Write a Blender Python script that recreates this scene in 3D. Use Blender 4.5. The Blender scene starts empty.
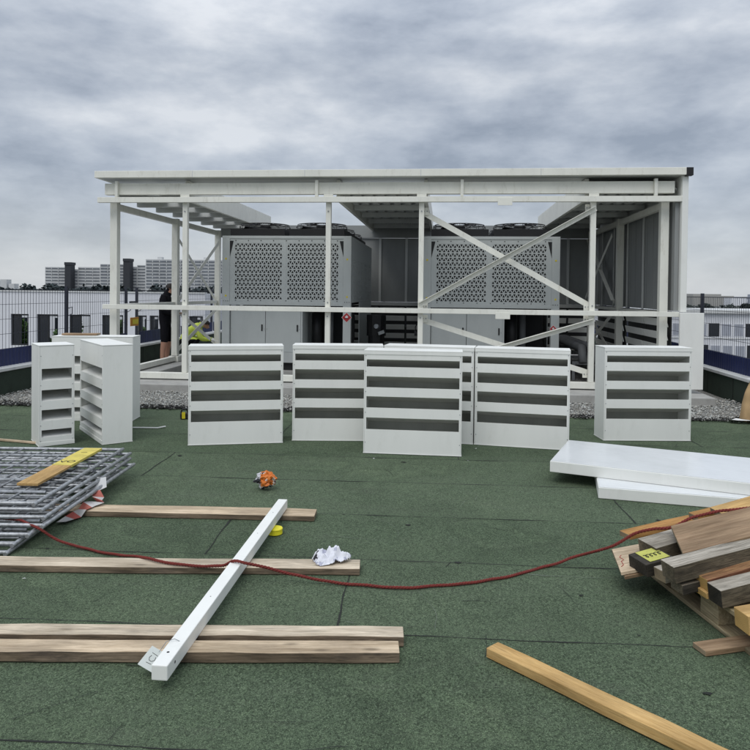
import bpy, bmesh, math, random
from mathutils import Vector, Matrix, Quaternion
R = random.Random(11)
scn = bpy.context.scene
C = scn.collection
rad = math.radians
YAW = -math.atan(0.1)          # the plant enclosure stands turned a little to the camera
RYAW = -rad(3.6)               # the roofing rolls run at this angle

# ------------------------------------------------------------------ materials
def new_mat(name):
    m = bpy.data.materials.new(name); m.use_nodes = True
    nt = m.node_tree; b = nt.nodes['Principled BSDF']
    return m, nt, b
def N(nt, t, **kw):
    n = nt.nodes.new(t)
    for k, v in kw.items():
        if k in n.inputs: n.inputs[k].default_value = v
        else: setattr(n, k, v)
    return n
def ramp(nt, src, stops):
    r = nt.nodes.new('ShaderNodeValToRGB')
    els = r.color_ramp.elements
    els[0].position, els[0].color = stops[0][0], (*stops[0][1], 1)
    els[1].position, els[1].color = stops[-1][0], (*stops[-1][1], 1)
    for p, c in stops[1:-1]:
        e = els.new(p); e.color = (*c, 1)
    nt.links.new(src, r.inputs[0]); return r
def mul(c, k): return tuple(min(1, x * k) for x in c)
def coords(nt, scale=(1, 1, 1), kind='Object'):
    tc = nt.nodes.new('ShaderNodeTexCoord'); mp = nt.nodes.new('ShaderNodeMapping')
    mp.inputs['Scale'].default_value = scale
    nt.links.new(tc.outputs[kind], mp.inputs[0]); return mp.outputs[0]
def paint(name, col, rough=.45, var=.07, scale=2.5, metal=0., streak=True, spec=.4, dirt=None, dirt_amt=.35):
    """painted / coated surface with faint blotches and dust"""
    m, nt, b = new_mat(name)
    v = coords(nt, (scale, scale, scale * (.35 if streak else 1)))
    n = N(nt, 'ShaderNodeTexNoise', Scale=1.6, Detail=6., Roughness=.65); nt.links.new(v, n.inputs[0])
    r = ramp(nt, n.outputs[0], [(.3, mul(col, 1 - var * 1.6)), (.5, col), (.72, mul(col, 1 + var))])
    out = r.outputs[0]
    if dirt:
        n2 = N(nt, 'ShaderNodeTexNoise', Scale=5., Detail=8., Roughness=.75); nt.links.new(v, n2.inputs[0])
        k = ramp(nt, n2.outputs[0], [(.54, (0, 0, 0)), (.75, (dirt_amt,) * 3)])
        mx = N(nt, 'ShaderNodeMix', data_type='RGBA')
        nt.links.new(k.outputs[0], mx.inputs[0]); nt.links.new(out, mx.inputs[6]); mx.inputs[7].default_value = (*dirt, 1)
        out = mx.outputs[2]
    nt.links.new(out, b.inputs['Base Color'])
    rr = N(nt, 'ShaderNodeMapRange'); nt.links.new(n.outputs[0], rr.inputs[0])
    rr.inputs[3].default_value = rough - .08; rr.inputs[4].default_value = rough + .12
    nt.links.new(rr.outputs[0], b.inputs['Roughness'])
    b.inputs['Metallic'].default_value = metal; b.inputs['Specular IOR Level'].default_value = spec
    return m
def wood(name, light, dark, scale=1., stain=None, stain_amt=.5, rough=.75, knots=True):
    """sawn timber, grain along local X"""
    m, nt, b = new_mat(name)
    oi = nt.nodes.new('ShaderNodeObjectInfo')
    tc = nt.nodes.new('ShaderNodeTexCoord')
    ad = N(nt, 'ShaderNodeVectorMath', operation='ADD'); nt.links.new(tc.outputs['Object'], ad.inputs[0])
    sc = N(nt, 'ShaderNodeVectorMath', operation='SCALE'); nt.links.new(oi.outputs['Random'], sc.inputs[3])
    sc.inputs[0].default_value = (37, 19, 53); nt.links.new(sc.outputs[0], ad.inputs[1])
    def mp(s):
        p = nt.nodes.new('ShaderNodeMapping'); p.inputs['Scale'].default_value = s
        nt.links.new(ad.outputs[0], p.inputs[0]); return p.outputs[0]
    n = N(nt, 'ShaderNodeTexNoise', Scale=1., Detail=7., Roughness=.62, Distortion=.7)
    nt.links.new(mp((4.5 * scale, 75 * scale, 75 * scale)), n.inputs[0])
    mid = tuple((a + c) / 2 for a, c in zip(light, dark))
    r = ramp(nt, n.outputs[0], [(.28, dark), (.45, mid), (.6, light), (.8, mul(light, 1.12))])
    n2 = N(nt, 'ShaderNodeTexNoise', Scale=1., Detail=4.); nt.links.new(mp((2.5, 9, 9)), n2.inputs[0])
    mx = N(nt, 'ShaderNodeMix', data_type='RGBA', blend_type='MULTIPLY')
    r2 = ramp(nt, n2.outputs[0], [(.3, (.62, .6, .57)), (.65, (1.05, 1.04, 1.03))])
    mx.inputs[0].default_value = 1.; nt.links.new(r.outputs[0], mx.inputs[6]); nt.links.new(r2.outputs[0], mx.inputs[7])
    out = mx.outputs[2]
    if stain:
        n3 = N(nt, 'ShaderNodeTexNoise', Scale=1., Detail=6., Roughness=.7); nt.links.new(mp((3.5, 14, 14)), n3.inputs[0])
        k = ramp(nt, n3.outputs[0], [(.48, (0, 0, 0)), (.68, (stain_amt,) * 3)])
        m2 = N(nt, 'ShaderNodeMix', data_type='RGBA'); nt.links.new(k.outputs[0], m2.inputs[0])
        nt.links.new(out, m2.inputs[6]); m2.inputs[7].default_value = (*stain, 1); out = m2.outputs[2]
    if knots:
        vo = N(nt, 'ShaderNodeTexVoronoi', Scale=1.); nt.links.new(mp((2.6, 7.5, 7.5)), vo.inputs[0])
        k = ramp(nt, vo.outputs['Distance'], [(.05, (.75,) * 3), (.13, (0, 0, 0))])
        m3 = N(nt, 'ShaderNodeMix', data_type='RGBA'); nt.links.new(k.outputs[0], m3.inputs[0])
        nt.links.new(out, m3.inputs[6]); m3.inputs[7].default_value = (*mul(dark, .4), 1); out = m3.outputs[2]
    n5 = N(nt, 'ShaderNodeTexNoise', Scale=1., Detail=4., Roughness=.7); nt.links.new(mp((14, 260, 260)), n5.inputs[0])
    r5 = ramp(nt, n5.outputs[0], [(.3, (.72, .71, .70)), (.5, (1., 1., 1.)), (.7, (1.14, 1.13, 1.12))])
    m5 = N(nt, 'ShaderNodeMix', data_type='RGBA', blend_type='MULTIPLY'); m5.inputs[0].default_value = 1.
    nt.links.new(out, m5.inputs[6]); nt.links.new(r5.outputs[0], m5.inputs[7]); out = m5.outputs[2]
    n4 = N(nt, 'ShaderNodeTexNoise', Scale=1., Detail=5., Roughness=.6, Distortion=.3); nt.links.new(mp((1.6, 60, 60)), n4.inputs[0])
    k4 = ramp(nt, n4.outputs[0], [(.655, (0, 0, 0)), (.70, (.75,) * 3)])
    m4 = N(nt, 'ShaderNodeMix', data_type='RGBA'); nt.links.new(k4.outputs[0], m4.inputs[0])
    nt.links.new(out, m4.inputs[6]); m4.inputs[7].default_value = (*mul(dark, .3), 1); out = m4.outputs[2]
    nt.links.new(out, b.inputs['Base Color']); b.inputs['Roughness'].default_value = rough
    b.inputs['Specular IOR Level'].default_value = .25
    bp = N(nt, 'ShaderNodeBump', Strength=.35, Distance=.004); nt.links.new(n.outputs[0], bp.inputs['Height'])
    nt.links.new(bp.outputs[0], b.inputs['Normal'])
    return m
def end_grain(name, light, dark, dirt=.4):
    m, nt, b = new_mat(name)
    v = coords(nt, (1, 1, 1)); n = N(nt, 'ShaderNodeTexNoise', Scale=9., Detail=3.); nt.links.new(v, n.inputs[0])
    w = N(nt, 'ShaderNodeTexWave', wave_type='RINGS', rings_direction='X', Scale=55., Distortion=4., Detail=4.); w.inputs['Detail Scale'].default_value = 1.2
    nt.links.new(v, w.inputs[0]); r = ramp(nt, w.outputs[0], [(.2, dark), (.75, light)])
    mx = N(nt, 'ShaderNodeMix', data_type='RGBA'); k = ramp(nt, n.outputs[0], [(.42, (0, 0, 0)), (.7, (dirt,) * 3)])
    nt.links.new(k.outputs[0], mx.inputs[0]); nt.links.new(r.outputs[0], mx.inputs[6]); mx.inputs[7].default_value = (*mul(dark, .4), 1)
    nt.links.new(mx.outputs[2], b.inputs['Base Color']); b.inputs['Roughness'].default_value = .85
    return m
def plain(name, col, rough=.6, metal=0., spec=.4):
    m, nt, b = new_mat(name)
    b.inputs['Base Color'].default_value = (*col, 1); b.inputs['Roughness'].default_value = rough
    b.inputs['Metallic'].default_value = metal; b.inputs['Specular IOR Level'].default_value = spec
    return m

M = {}
M['white'] = paint('white_coated_sheet', (.80, .805, .765), .42, .03, 2., dirt=(.46, .46, .40), dirt_amt=.16)
M['cream'] = paint('cream_steel', (.79, .785, .71), .45, .05, 2., dirt=(.33, .29, .20), dirt_amt=.42)
M['roofsheet'] = paint('light_grey_roof_sheet', (.56, .57, .55), .5, .06, 2.)
M['wallsheet'] = paint('grey_wall_sheet', (.27, .28, .275), .5, .08, 1.5, dirt=(.2, .2, .19), dirt_amt=.3)
M['unit'] = paint('grey_unit_sheet', (.46, .485, .475), .45, .04, 2., dirt=(.25, .26, .24), dirt_amt=.15)
M['inner_shade'] = paint('grey_inner_shade', (.40, .405, .36), .6, .08, 3.)  # slot shade put into the colour: greyer inner faces of the louvre boxes
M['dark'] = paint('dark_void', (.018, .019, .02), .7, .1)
M['coil'] = paint('coil_fins_slat_shade', (.03, .031, .03), .6, .15, 8.)  # chiller coil fins; also the painted shade behind the wall slats
M['black'] = plain('black_plastic', (.012, .012, .013), .5)
M['galv'] = paint('galvanised_steel', (.32, .333, .345), .38, .32, 16., metal=.5, streak=False, dirt=(.12, .115, .10), dirt_amt=.85)
M['bluetoe'] = paint('dark_blue_toe_sheet', (.018, .026, .085), .5, .15, 3.)
M['wire'] = plain('dark_blue_wire', (.035, .039, .055), .5, .2)
M['green_up'] = paint('green_upstand_felt', (.028, .042, .030), .9, .2, 3., streak=False)
M['coping'] = paint('grey_white_coping', (.60, .61, .60), .5, .08, 3.)
M['concrete'] = paint('concrete', (.36, .355, .335), .9, .12, 3., streak=False, dirt=(.2, .195, .18), dirt_amt=.5)
M['bwall'] = paint('white_render', (.70, .71, .74), .85, .05, .2, dirt=(.5, .5, .5), dirt_amt=.3)
M['bframe'] = plain('dark_window_frame', (.022, .024, .026), .5)
M['blind'] = paint('grey_blind', (.36, .38, .43), .8, .1, 1.)
M['slab_light'] = paint('pale_slab_block', (.55, .56, .56), .9, .1, .05)
M['slab_dark'] = paint('slab_window_band', (.17, .185, .205), .6, .2, .1)
M['tower_dark'] = paint('dark_stair_tower', (.035, .038, .045), .7, .1, .05)
M['yellow'] = paint('yellow_paint', (.62, .52, .11), .6, .15, 6., dirt=(.55, .36, .12), dirt_amt=.9)
M['lime'] = paint('lime_yellow_spray', (.48, .48, .11), .7, .15, 12., dirt=(.25, .22, .1), dirt_amt=.6)
M['cap'] = plain('yellow_cap', (.80, .72, .03), .4)
M['red'] = plain('sign_red', (.42, .03, .035), .5)
M['signwhite'] = plain('sign_white', (.75, .75, .75), .5)
M['ink'] = plain('black_ink', (.01, .01, .012), .7)
M['redink'] = plain('red_crayon', (.30, .03, .03), .7)
M['sticker'] = plain('yellow_sticker', (.70, .58, .03), .5)
M['orange'] = plain('orange_board', (.55, .25, .03), .6)
M['skin'] = plain('skin', (.42, .23, .16), .55)
M['cloth_black'] = paint('black_cloth', (.010, .010, .013), .95, .2, 10., spec=.1)
M['hivis'] = paint('yellow_hi_vis', (.46, .55, .09), .8, .1, 8., spec=.2)
M['hair'] = plain('dark_hair', (.015, .011, .009), .7)
M['shoe'] = plain('dark_shoe', (.03, .03, .03), .7)
M['pipe'] = paint('grey_pipe_lagging', (.14, .145, .15), .6, .15, 4.)
M['sack'] = paint('tan_paper_sack', (.46, .31, .16), .85, .12, 5.)
M['paper'] = plain('white_paper', (.72, .72, .72), .8)
M['tagm'] = plain('tag_card', (.50, .53, .50), .6)
M['w_edge'] = wood('dark_plank_edge', (.26, .20, .14), (.09, .07, .05), 1.1, stain=(.05, .042, .035), stain_amt=.7)  # darker wood, only on the viewer-facing long side of the planks
M['w_fresh'] = wood('fresh_pine', (.60, .40, .17), (.46, .28, .10), .8)
M['w_grey'] = wood('weathered_plank', (.68, .59, .46), (.40, .33, .24), 1., stain=(.26, .23, .19), stain_amt=.5)
M['w_pale'] = wood('pale_plank', (.68, .555, .40), (.42, .32, .21), 1., stain=(.28, .22, .16), stain_amt=.45)
M['w_silver'] = wood('silvered_beam', (.50, .465, .40), (.20, .18, .145), 1.2, stain=(.10, .09, .07), stain_amt=.75)
M['w_end'] = wood('rotten_end_dark_side', (.20, .17, .12), (.05, .042, .03), 2.2, stain=(.03, .026, .02), stain_amt=.8)  # rotten beam ends; also the darker front sides of some beams
M['w_black'] = wood('blackened_end', (.07, .062, .05), (.02, .018, .015), 2., stain=(.015, .014, .012), stain_amt=.8)
M['w_redbark'] = wood('red_bark', (.30, .13, .07), (.09, .035, .02), 2., stain=(.05, .025, .018), stain_amt=.8)
M['w_ring'] = end_grain('end_grain', (.30, .235, .15), (.22, .165, .10), .8)
M['w_yend'] = end_grain('fresh_end_grain', (.58, .37, .13), (.48, .29, .09), .35)
M['w_dark'] = wood('dirty_dark_beam', (.17, .145, .11), (.075, .06, .045), 1.2, stain=(.05, .045, .04), stain_amt=.6)
M['w_brown'] = wood('brown_board', (.38, .27, .17), (.24, .155, .09), .7, stain=(.2, .13, .08), stain_amt=.4)
M['w_orange'] = wood('orange_board_wood', (.44, .24, .08), (.30, .15, .05), .9)
M['w_bark'] = wood('barky_beam', (.40, .23, .11), (.13, .06, .035), 1.6, stain=(.16, .06, .035), stain_amt=.8)
M['w_pallet'] = wood('pallet_wood', (.46, .385, .25), (.25, .20, .12), 1., stain=(.12, .11, .06), stain_amt=.5)
def felt():
    m, nt, b = new_mat('green_mineral_felt')
    tc = nt.nodes.new('ShaderNodeTexCoord')
    def noise(s, d=3., ro=.5):
        n = N(nt, 'ShaderNodeTexNoise', Scale=s, Detail=d, Roughness=ro); nt.links.new(tc.outputs['Object'], n.inputs[0]); return n
    g = noise(210., 3., .75)
    r = ramp(nt, g.outputs[0], [(.32, (.019, .027, .015)), (.46, (.060, .086, .051)), (.56, (.099, .136, .084)), (.70, (.185, .225, .155))])
    vo = N(nt, 'ShaderNodeTexVoronoi', Scale=120.); nt.links.new(tc.outputs['Object'], vo.inputs[0])
    grain = ramp(nt, vo.outputs['Color'], [(.0, (.4, .4, .4)), (.5, (1., 1., 1.)), (1., (1.6, 1.58, 1.52))])
    a = N(nt, 'ShaderNodeMix', data_type='RGBA', blend_type='MULTIPLY'); a.inputs[0].default_value = .8
    nt.links.new(r.outputs[0], a.inputs[6]); nt.links.new(grain.outputs[0], a.inputs[7])
    big = noise(1.1, 6., .62)
    rb = ramp(nt, big.outputs[0], [(.28, (.80, .81, .80)), (.5, (1., 1., 1.)), (.75, (1.13, 1.11, 1.09))])
    c = N(nt, 'ShaderNodeMix', data_type='RGBA', blend_type='MULTIPLY'); c.inputs[0].default_value = 1.
    nt.links.new(a.outputs[2], c.inputs[6]); nt.links.new(rb.outputs[0], c.inputs[7])
    # each roll has its own tone
    sx = nt.nodes.new('ShaderNodeSeparateXYZ'); nt.links.new(tc.outputs['Object'], sx.inputs[0])
    f1 = N(nt, 'ShaderNodeMath', operation='MULTIPLY_ADD'); nt.links.new(sx.outputs[1], f1.inputs[0]); f1.inputs[1].default_value = 1 / .857; f1.inputs[2].default_value = -3.71
    f2 = N(nt, 'ShaderNodeMath', operation='FLOOR'); nt.links.new(f1.outputs[0], f2.inputs[0])
    wn = N(nt, 'ShaderNodeTexWhiteNoise', noise_dimensions='1D'); nt.links.new(f2.outputs[0], wn.inputs['W'])
    rw = ramp(nt, wn.outputs[0], [(0, (.92, .93, .92)), (1, (1.09, 1.07, 1.08))])
    d = N(nt, 'ShaderNodeMix', data_type='RGBA', blend_type='MULTIPLY'); d.inputs[0].default_value = 1.
    nt.links.new(c.outputs[2], d.inputs[6]); nt.links.new(rw.outputs[0], d.inputs[7])
    # faint walked-in dust
    st = N(nt, 'ShaderNodeMapping'); st.inputs['Scale'].default_value = (.9, 3.2, 1); nt.links.new(tc.outputs['Object'], st.inputs[0])
    ds = N(nt, 'ShaderNodeTexNoise', Scale=1.3, Detail=8., Roughness=.7, Distortion=1.2); nt.links.new(st.outputs[0], ds.inputs[0])
    kd = ramp(nt, ds.outputs[0], [(.5, (0, 0, 0)), (.80, (.26,) * 3)])
    e = N(nt, 'ShaderNodeMix', data_type='RGBA'); nt.links.new(kd.outputs[0], e.inputs[0])
    nt.links.new(d.outputs[2], e.inputs[6]); e.inputs[7].default_value = (.12, .13, .10, 1)
    pn = noise(.62, 3., .5)
    pr = ramp(nt, pn.outputs[0], [(.50, (1., 1., 1.)), (.555, (.80, .81, .80)), (.575, (1.10, 1.10, 1.07)), (.60, (.90, .91, .90))])
    pm = N(nt, 'ShaderNodeMix', data_type='RGBA', blend_type='MULTIPLY'); pm.inputs[0].default_value = .7
    nt.links.new(e.outputs[2], pm.inputs[6]); nt.links.new(pr.outputs[0], pm.inputs[7])
    nt.links.new(pm.outputs[2], b.inputs['Base Color'])
    b.inputs['Roughness'].default_value = .93; b.inputs['Specular IOR Level'].default_value = .2
    bp = N(nt, 'ShaderNodeBump', Strength=.7, Distance=.004); nt.links.new(g.outputs[0], bp.inputs['Height'])
    bp2 = N(nt, 'ShaderNodeBump', Strength=.35, Distance=.02); nt.links.new(big.outputs[0], bp2.inputs['Height']); nt.links.new(bp.outputs[0], bp2.inputs['Normal'])
    nt.links.new(bp2.outputs[0], b.inputs['Normal'])
    return m
M['felt'] = felt()
M['bitumen'] = plain('bitumen_bleed', (.014, .017, .013), .8)
M['scuff'] = paint('pale_scuff', (.15, .175, .14), .95, .2, 30., streak=False)
def attr_mat(name, rough=.9):
    m, nt, b = new_mat(name)
    a = N(nt, 'ShaderNodeAttribute', attribute_name='Col'); nt.links.new(a.outputs[0], b.inputs['Base Color'])
    b.inputs['Roughness'].default_value = rough; b.inputs['Specular IOR Level'].default_value = .25
    return m
M['pebble'] = attr_mat('pebble_stone')
M['leaf'] = attr_mat('leaf_green', .8)
M['wrapper'] = attr_mat('crumpled_foil_wrapper', .35)
M['cloth'] = attr_mat('white_plastic_bag', .55)
M['tape'] = attr_mat('red_white_tape', .5)
M['rope'] = paint('dark_red_rope', (.17, .028, .022), .85, .25, 60., streak=False, dirt=(.06, .02, .02), dirt_amt=.6)
def gravel_bed():
    m, nt, b = new_mat('gravel_bed')
    tc = nt.nodes.new('ShaderNodeTexCoord')
    v = N(nt, 'ShaderNodeTexVoronoi', Scale=38.); nt.links.new(tc.outputs['Object'], v.inputs[0])
    r = ramp(nt, v.outputs['Color'], [(0., (.13, .125, .115)), (.5, (.27, .26, .24)), (1., (.46, .45, .42))])
    nt.links.new(r.outputs[0], b.inputs['Base Color']); b.inputs['Roughness'].default_value = .9
    bp = N(nt, 'ShaderNodeBump', Strength=1., Distance=.02, invert=True); nt.links.new(v.outputs['Distance'], bp.inputs['Height']); nt.links.new(bp.outputs[0], b.inputs['Normal'])
    return m
M['gravelbed'] = gravel_bed()
def glass():
    m, nt, b = new_mat('window_glass')
    b.inputs['Base Color'].default_value = (.97, .98, .98, 1); b.inputs['Roughness'].default_value = .0
    b.inputs['Transmission Weight'].default_value = 1.; b.inputs['IOR'].default_value = 1.02
    b.inputs['Specular IOR Level'].default_value = .5
    return m
M['glass'] = glass()
M['darkglass'] = plain('dark_glass', (.02, .024, .03), .08, spec=.8)
M['street'] = paint('far_ground', (.10, .105, .10), .95, .3, .01, streak=False)

# ------------------------------------------------------------------ mesh tools
class MB:
    def __init__(s): s.v = []; s.f = []; s.mi = []; s.cur = 0
    def add(s, vs, fs):
        o = len(s.v); s.v += [tuple(p) for p in vs]
        for f in fs: s.f.append([i + o for i in f]); s.mi.append(s.cur)
    def box(s, x0, x1, y0, y1, z0, z1):
        s.add([(x0, y0, z0), (x1, y0, z0), (x1, y1, z0), (x0, y1, z0), (x0, y0, z1), (x1, y0, z1), (x1, y1, z1), (x0, y1, z1)],
              [(0, 3, 2, 1), (4, 5, 6, 7), (0, 1, 5, 4), (1, 2, 6, 5), (2, 3, 7, 6), (3, 0, 4, 7)])
    def bar(s, p, q, w, h, up=(0, 0, 1)):
        """rectangular bar p->q; w across, h along 'up'"""
        p = Vector(p); q = Vector(q); d = (q - p).normalized(); up = Vector(up)
        a = d.cross(up).normalized() * w / 2; b = a.cross(d).normalized() * h / 2
        c = [p - a - b, p + a - b, p + a + b, p - a + b, q - a - b, q + a - b, q + a + b, q - a + b]
        s.add(c, [(0, 1, 2, 3), (4, 7, 6, 5), (0, 4, 5, 1), (1, 5, 6, 2), (2, 6, 7, 3), (3, 7, 4, 0)])
    def cyl(s, p, q, r, n=8, r2=None, cap=True):
        p = Vector(p); q = Vector(q); d = (q - p).normalized()
        a = d.orthogonal().normalized(); b = d.cross(a); r2 = r if r2 is None else r2
        vs = []
        for c, rr in ((p, r), (q, r2)):
            for i in range(n):
                t = 2 * math.pi * i / n; vs.append(c + (a * math.cos(t) + b * math.sin(t)) * rr)
        fs = [(i, (i + 1) % n, n + (i + 1) % n, n + i) for i in range(n)]
        if cap: fs += [tuple(range(n))[::-1], tuple(range(n, 2 * n))]
        s.add(vs, fs)
    def tube(s, pts, r, n=6, closed=False):
        pts = [Vector(p) for p in pts]; L = len(pts); vs = []; ref = None
        for i, p in enumerate(pts):
            d = (pts[(i + 1) % L] - pts[i - 1]) if closed else (pts[min(i + 1, L - 1)] - pts[max(i - 1, 0)])
            d.normalize()
            if ref is None: ref = d.orthogonal().normalized()
            ref = (ref - d * ref.dot(d)).normalized(); b = d.cross(ref)
            for k in range(n):
                t = 2 * math.pi * k / n; vs.append(p + (ref * math.cos(t) + b * math.sin(t)) * r)
        fs = []
        for i in range(L if closed else L - 1):
            j = (i + 1) % L
            for k in range(n):
                k2 = (k + 1) % n; fs.append((i * n + k, i * n + k2, j * n + k2, j * n + k))
        if not closed: fs += [tuple(range(n))[::-1], tuple(range((L - 1) * n, L * n))]
        s.add(vs, fs)
    def grid_plate(s, xs, zs, holes, y0, y1, axis='y'):
        """plate over the grid xs x zs between y0 and y1 with open cells"""
        nx, nz = len(xs), len(zs)
        P = lambda i, k, y: (xs[i], y, zs[k]) if axis == 'y' else (y, xs[i], zs[k])
        solid = lambda i, k: 0 <= i < nx - 1 and 0 <= k < nz - 1 and (i, k) not in holes
        vs = []; idx = {}
        def V(i, k, y):
            if (i, k, y) not in idx: idx[(i, k, y)] = len(vs); vs.append(P(i, k, y))
            return idx[(i, k, y)]
        fs = []
        for i in range(nx - 1):
            for k in range(nz - 1):
                if not solid(i, k): continue
                fs.append((V(i, k, y0), V(i + 1, k, y0), V(i + 1, k + 1, y0), V(i, k + 1, y0)))
                fs.append((V(i, k, y1), V(i, k + 1, y1), V(i + 1, k + 1, y1), V(i + 1, k, y1)))
                if not solid(i, k - 1): fs.append((V(i, k, y0), V(i, k, y1), V(i + 1, k, y1), V(i + 1, k, y0)))
                if not solid(i, k + 1): fs.append((V(i, k + 1, y0), V(i + 1, k + 1, y0), V(i + 1, k + 1, y1), V(i, k + 1, y1)))
                if not solid(i - 1, k): fs.append((V(i, k, y0), V(i, k + 1, y0), V(i, k + 1, y1), V(i, k, y1)))
                if not solid(i + 1, k): fs.append((V(i + 1, k, y0), V(i + 1, k, y1), V(i + 1, k + 1, y1), V(i + 1, k + 1, y0)))
        s.add(vs, fs)
    def build(s, name, mat, parent=None, bevel=0., smooth=False, loc=None, rot=None):
        me = bpy.data.meshes.new(name); me.from_pydata(s.v, [], s.f)
        mats = mat if isinstance(mat, (list, tuple)) else [mat]
        for m in mats: me.materials.append(m)
        if len(mats) > 1: me.polygons.foreach_set('material_index', s.mi)
        bm = bmesh.new(); bm.from_mesh(me); bmesh.ops.recalc_face_normals(bm, faces=bm.faces); bm.to_mesh(me); bm.free()
        if smooth: me.polygons.foreach_set('use_smooth', [True] * len(me.polygons))
        o = bpy.data.objects.new(name, me); C.objects.link(o)
        if parent is not None: o.parent = parent
        if loc is not None: o.location = loc
        if rot is not None: o.rotation_euler = rot
        if bevel:
            bv = o.modifiers.new('Bevel', 'BEVEL'); bv.width = bevel; bv.segments = 2; bv.limit_method = 'ANGLE'; bv.angle_limit = rad(50)
        return o
def tag(o, label=None, cat=None, group=None, kind=None):
    if label: o['label'] = label
    if cat: o['category'] = cat
    if group: o['group'] = group
    if kind: o['kind'] = kind
    return o
def empty(name, loc=(0, 0, 0), rz=0., label=None, cat=None, group=None):
    o = bpy.data.objects.new(name, None); C.objects.link(o); o.empty_display_size = .1
    o.location = loc; o.rotation_euler = (0, 0, rz); return tag(o, label, cat, group)
def copy_tree(o, parent=None):
    c = o.copy(); C.objects.link(c)
    if parent is not None: c.parent = parent
    for ch in list(o.children): copy_tree(ch, c)
    return c
def one_box(name, mat, parent, *a, bevel=0.):
    mb = MB(); mb.box(*a); return mb.build(name, mat, parent, bevel)
def one_bar(name, mat, parent, p, q, w, h, up=(0, 0, 1), bevel=0.):
    mb = MB(); mb.bar(p, q, w, h, up); return mb.build(name, mat, parent, bevel)
def set_face_cols(o, cols):
    me = o.data; a = me.color_attributes.new('Col', 'FLOAT_COLOR', 'CORNER')
    buf = []
    for p in me.polygons:
        c = cols[p.index]
        buf += [c[0], c[1], c[2], 1.] * p.loop_total
    a.data.foreach_set('color', buf)
def text_mesh(name, body, size, mat, parent, matrix, extrude=.0006):
    cu = bpy.data.curves.new(name, 'FONT'); cu.body = body; cu.size = size; cu.extrude = extrude; cu.align_x = 'CENTER'; cu.align_y = 'CENTER'
    t = bpy.data.objects.new(name, cu); C.objects.link(t)
    bpy.context.view_layer.update()
    me = bpy.data.meshes.new_from_object(t); bpy.data.objects.remove(t)
    me.name = name; me.materials.clear(); me.materials.append(mat)
    o = bpy.data.objects.new(name, me); C.objects.link(o); o.parent = parent; o.matrix_local = matrix
    return o

# ------------------------------------------------------------------ roof surface
def roof():
    mb = MB()
    seams = [-3.7, -2.84, -1.98, -1.12, -.27, .60, 1.46, 2.32, 3.18, 4.06, 4.88, 5.74, 6.58, 7.43, 8.28, 9.15, 10.0, 10.85, 11.7, 24.]
    x0, x1 = -9., 9.
    prev = -6.
    for s in seams:                      # each roll laps 4 mm over the next one towards the viewer
        A, B = lambda y: -6.52 + .037 * y, lambda y: 4.44 + .037 * y
        mb.add([(A(prev), prev, 0.), (B(prev), prev, 0.), (B(s), s, .004), (A(s), s, .004)], [(0, 1, 2, 3)])
        mb.add([(A(s), s, .004), (B(s), s, .004), (B(s), s + .001, 0.), (A(s), s + .001, 0.)], [(0, 1, 2, 3)])
        prev = s + .001
    mb.cur = 1
    def ribbon(pts, w0):
        ph = R.uniform(0, 99); vs = []; n = len(pts)
        for i, (x, y, z) in enumerate(pts):
            d = Vector((pts[min(i + 1, n - 1)][0] - pts[max(i - 1, 0)][0], pts[min(i + 1, n - 1)][1] - pts[max(i - 1, 0)][1], 0)).normalized()
            nn = Vector((-d.y, d.x, 0))
            k = .5 + .5 * math.sin(i * .23 + ph) * math.sin(i * .071 + ph * 2.3)
            w = w0 * (.30 + .75 * k ** 3 + R.uniform(0, .3)); c = Vector((x, y, z)) + nn * R.uniform(-.0015, .0015)
            vs += [c - nn * w / 2, c + nn * w / 2]
        mb.add(vs, [(2 * i, 2 * i + 2, 2 * i + 3, 2 * i + 1) for i in range(n - 1)])
    for s in seams[:-1]:
        if s < .4: continue
        n = 420; wob = R.uniform(0, 9); x0, x1 = -6.4 + .037 * s, 4.33 + .037 * s
        ribbon([(x0 + (x1 - x0) * i / n, s + .002 + .004 * math.sin(i * .05 + wob) + .003 * math.sin(i * .19 + wob), .0062) for i in range(n + 1)], .011 if s < 5 else .015)
    for xl, i0, skew in ((-.37, 8, .0), (-1.27, 9, -.02), (1.53, 10, .0), (-2.35, 11, 0), (2.9, 8, 0), (-2.3, 7, 0), (3.4, 11, 0), (.4, 12, 0), (-1.5, 13, 0), (3.0, 13, 0), (1.2, 6, 0)):
        a, b_ = seams[i0], seams[i0 + 1]; n = 26
        ribbon([(xl + skew * i / n + .004 * math.sin(i * .4), a + (b_ - a) * i / n, .002 + .004 * i / n + .0015) for i in range(n + 1)], .014)
    # small bitumen smears
    for k in range(26):
        x, y = R.uniform(-2.6, 3.), R.uniform(2.5, 8.6); r = R.uniform(.006, .02)
        vs = []
        for i in range(9):
            t = i / 9 * 2 * math.pi; q = r * R.uniform(.5, 1.2); vs.append((x + q * math.cos(t) * 1.6, y + q * math.sin(t), .0068))
        mb.add(vs, [tuple(range(9))])
    def squiggle(x, y, L, w0, mi):
        mb.cur = mi; a = R.gauss(0, .5) + (math.pi / 2 if R.random() < .3 else 0); n = max(6, int(L / .02)); pts = []
        for i in range(n + 1):
            a += R.gauss(0, .07); pts.append((x, y, .0066 if mi == 1 else .0071)); x += L / n * math.cos(a); y += L / n * math.sin(a)
        ribbon(pts, w0)
    for k in range(34): squiggle(R.uniform(-2.6, 2.8), 2.3 + 6.2 * R.random() ** 1.2, R.uniform(.05, .38), R.uniform(.002, .006), 1)
    for k in range(46): squiggle(R.uniform(-2.8, 3.2), 2.3 + 6.4 * R.random(), R.uniform(.04, .5), R.uniform(.002, .0045), 2)
    o = mb.build('roof_membrane', [M['felt'], M['bitumen'], M['scuff']], rot=(0, 0, RYAW))
    return tag(o, kind='structure')
roof()
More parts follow.
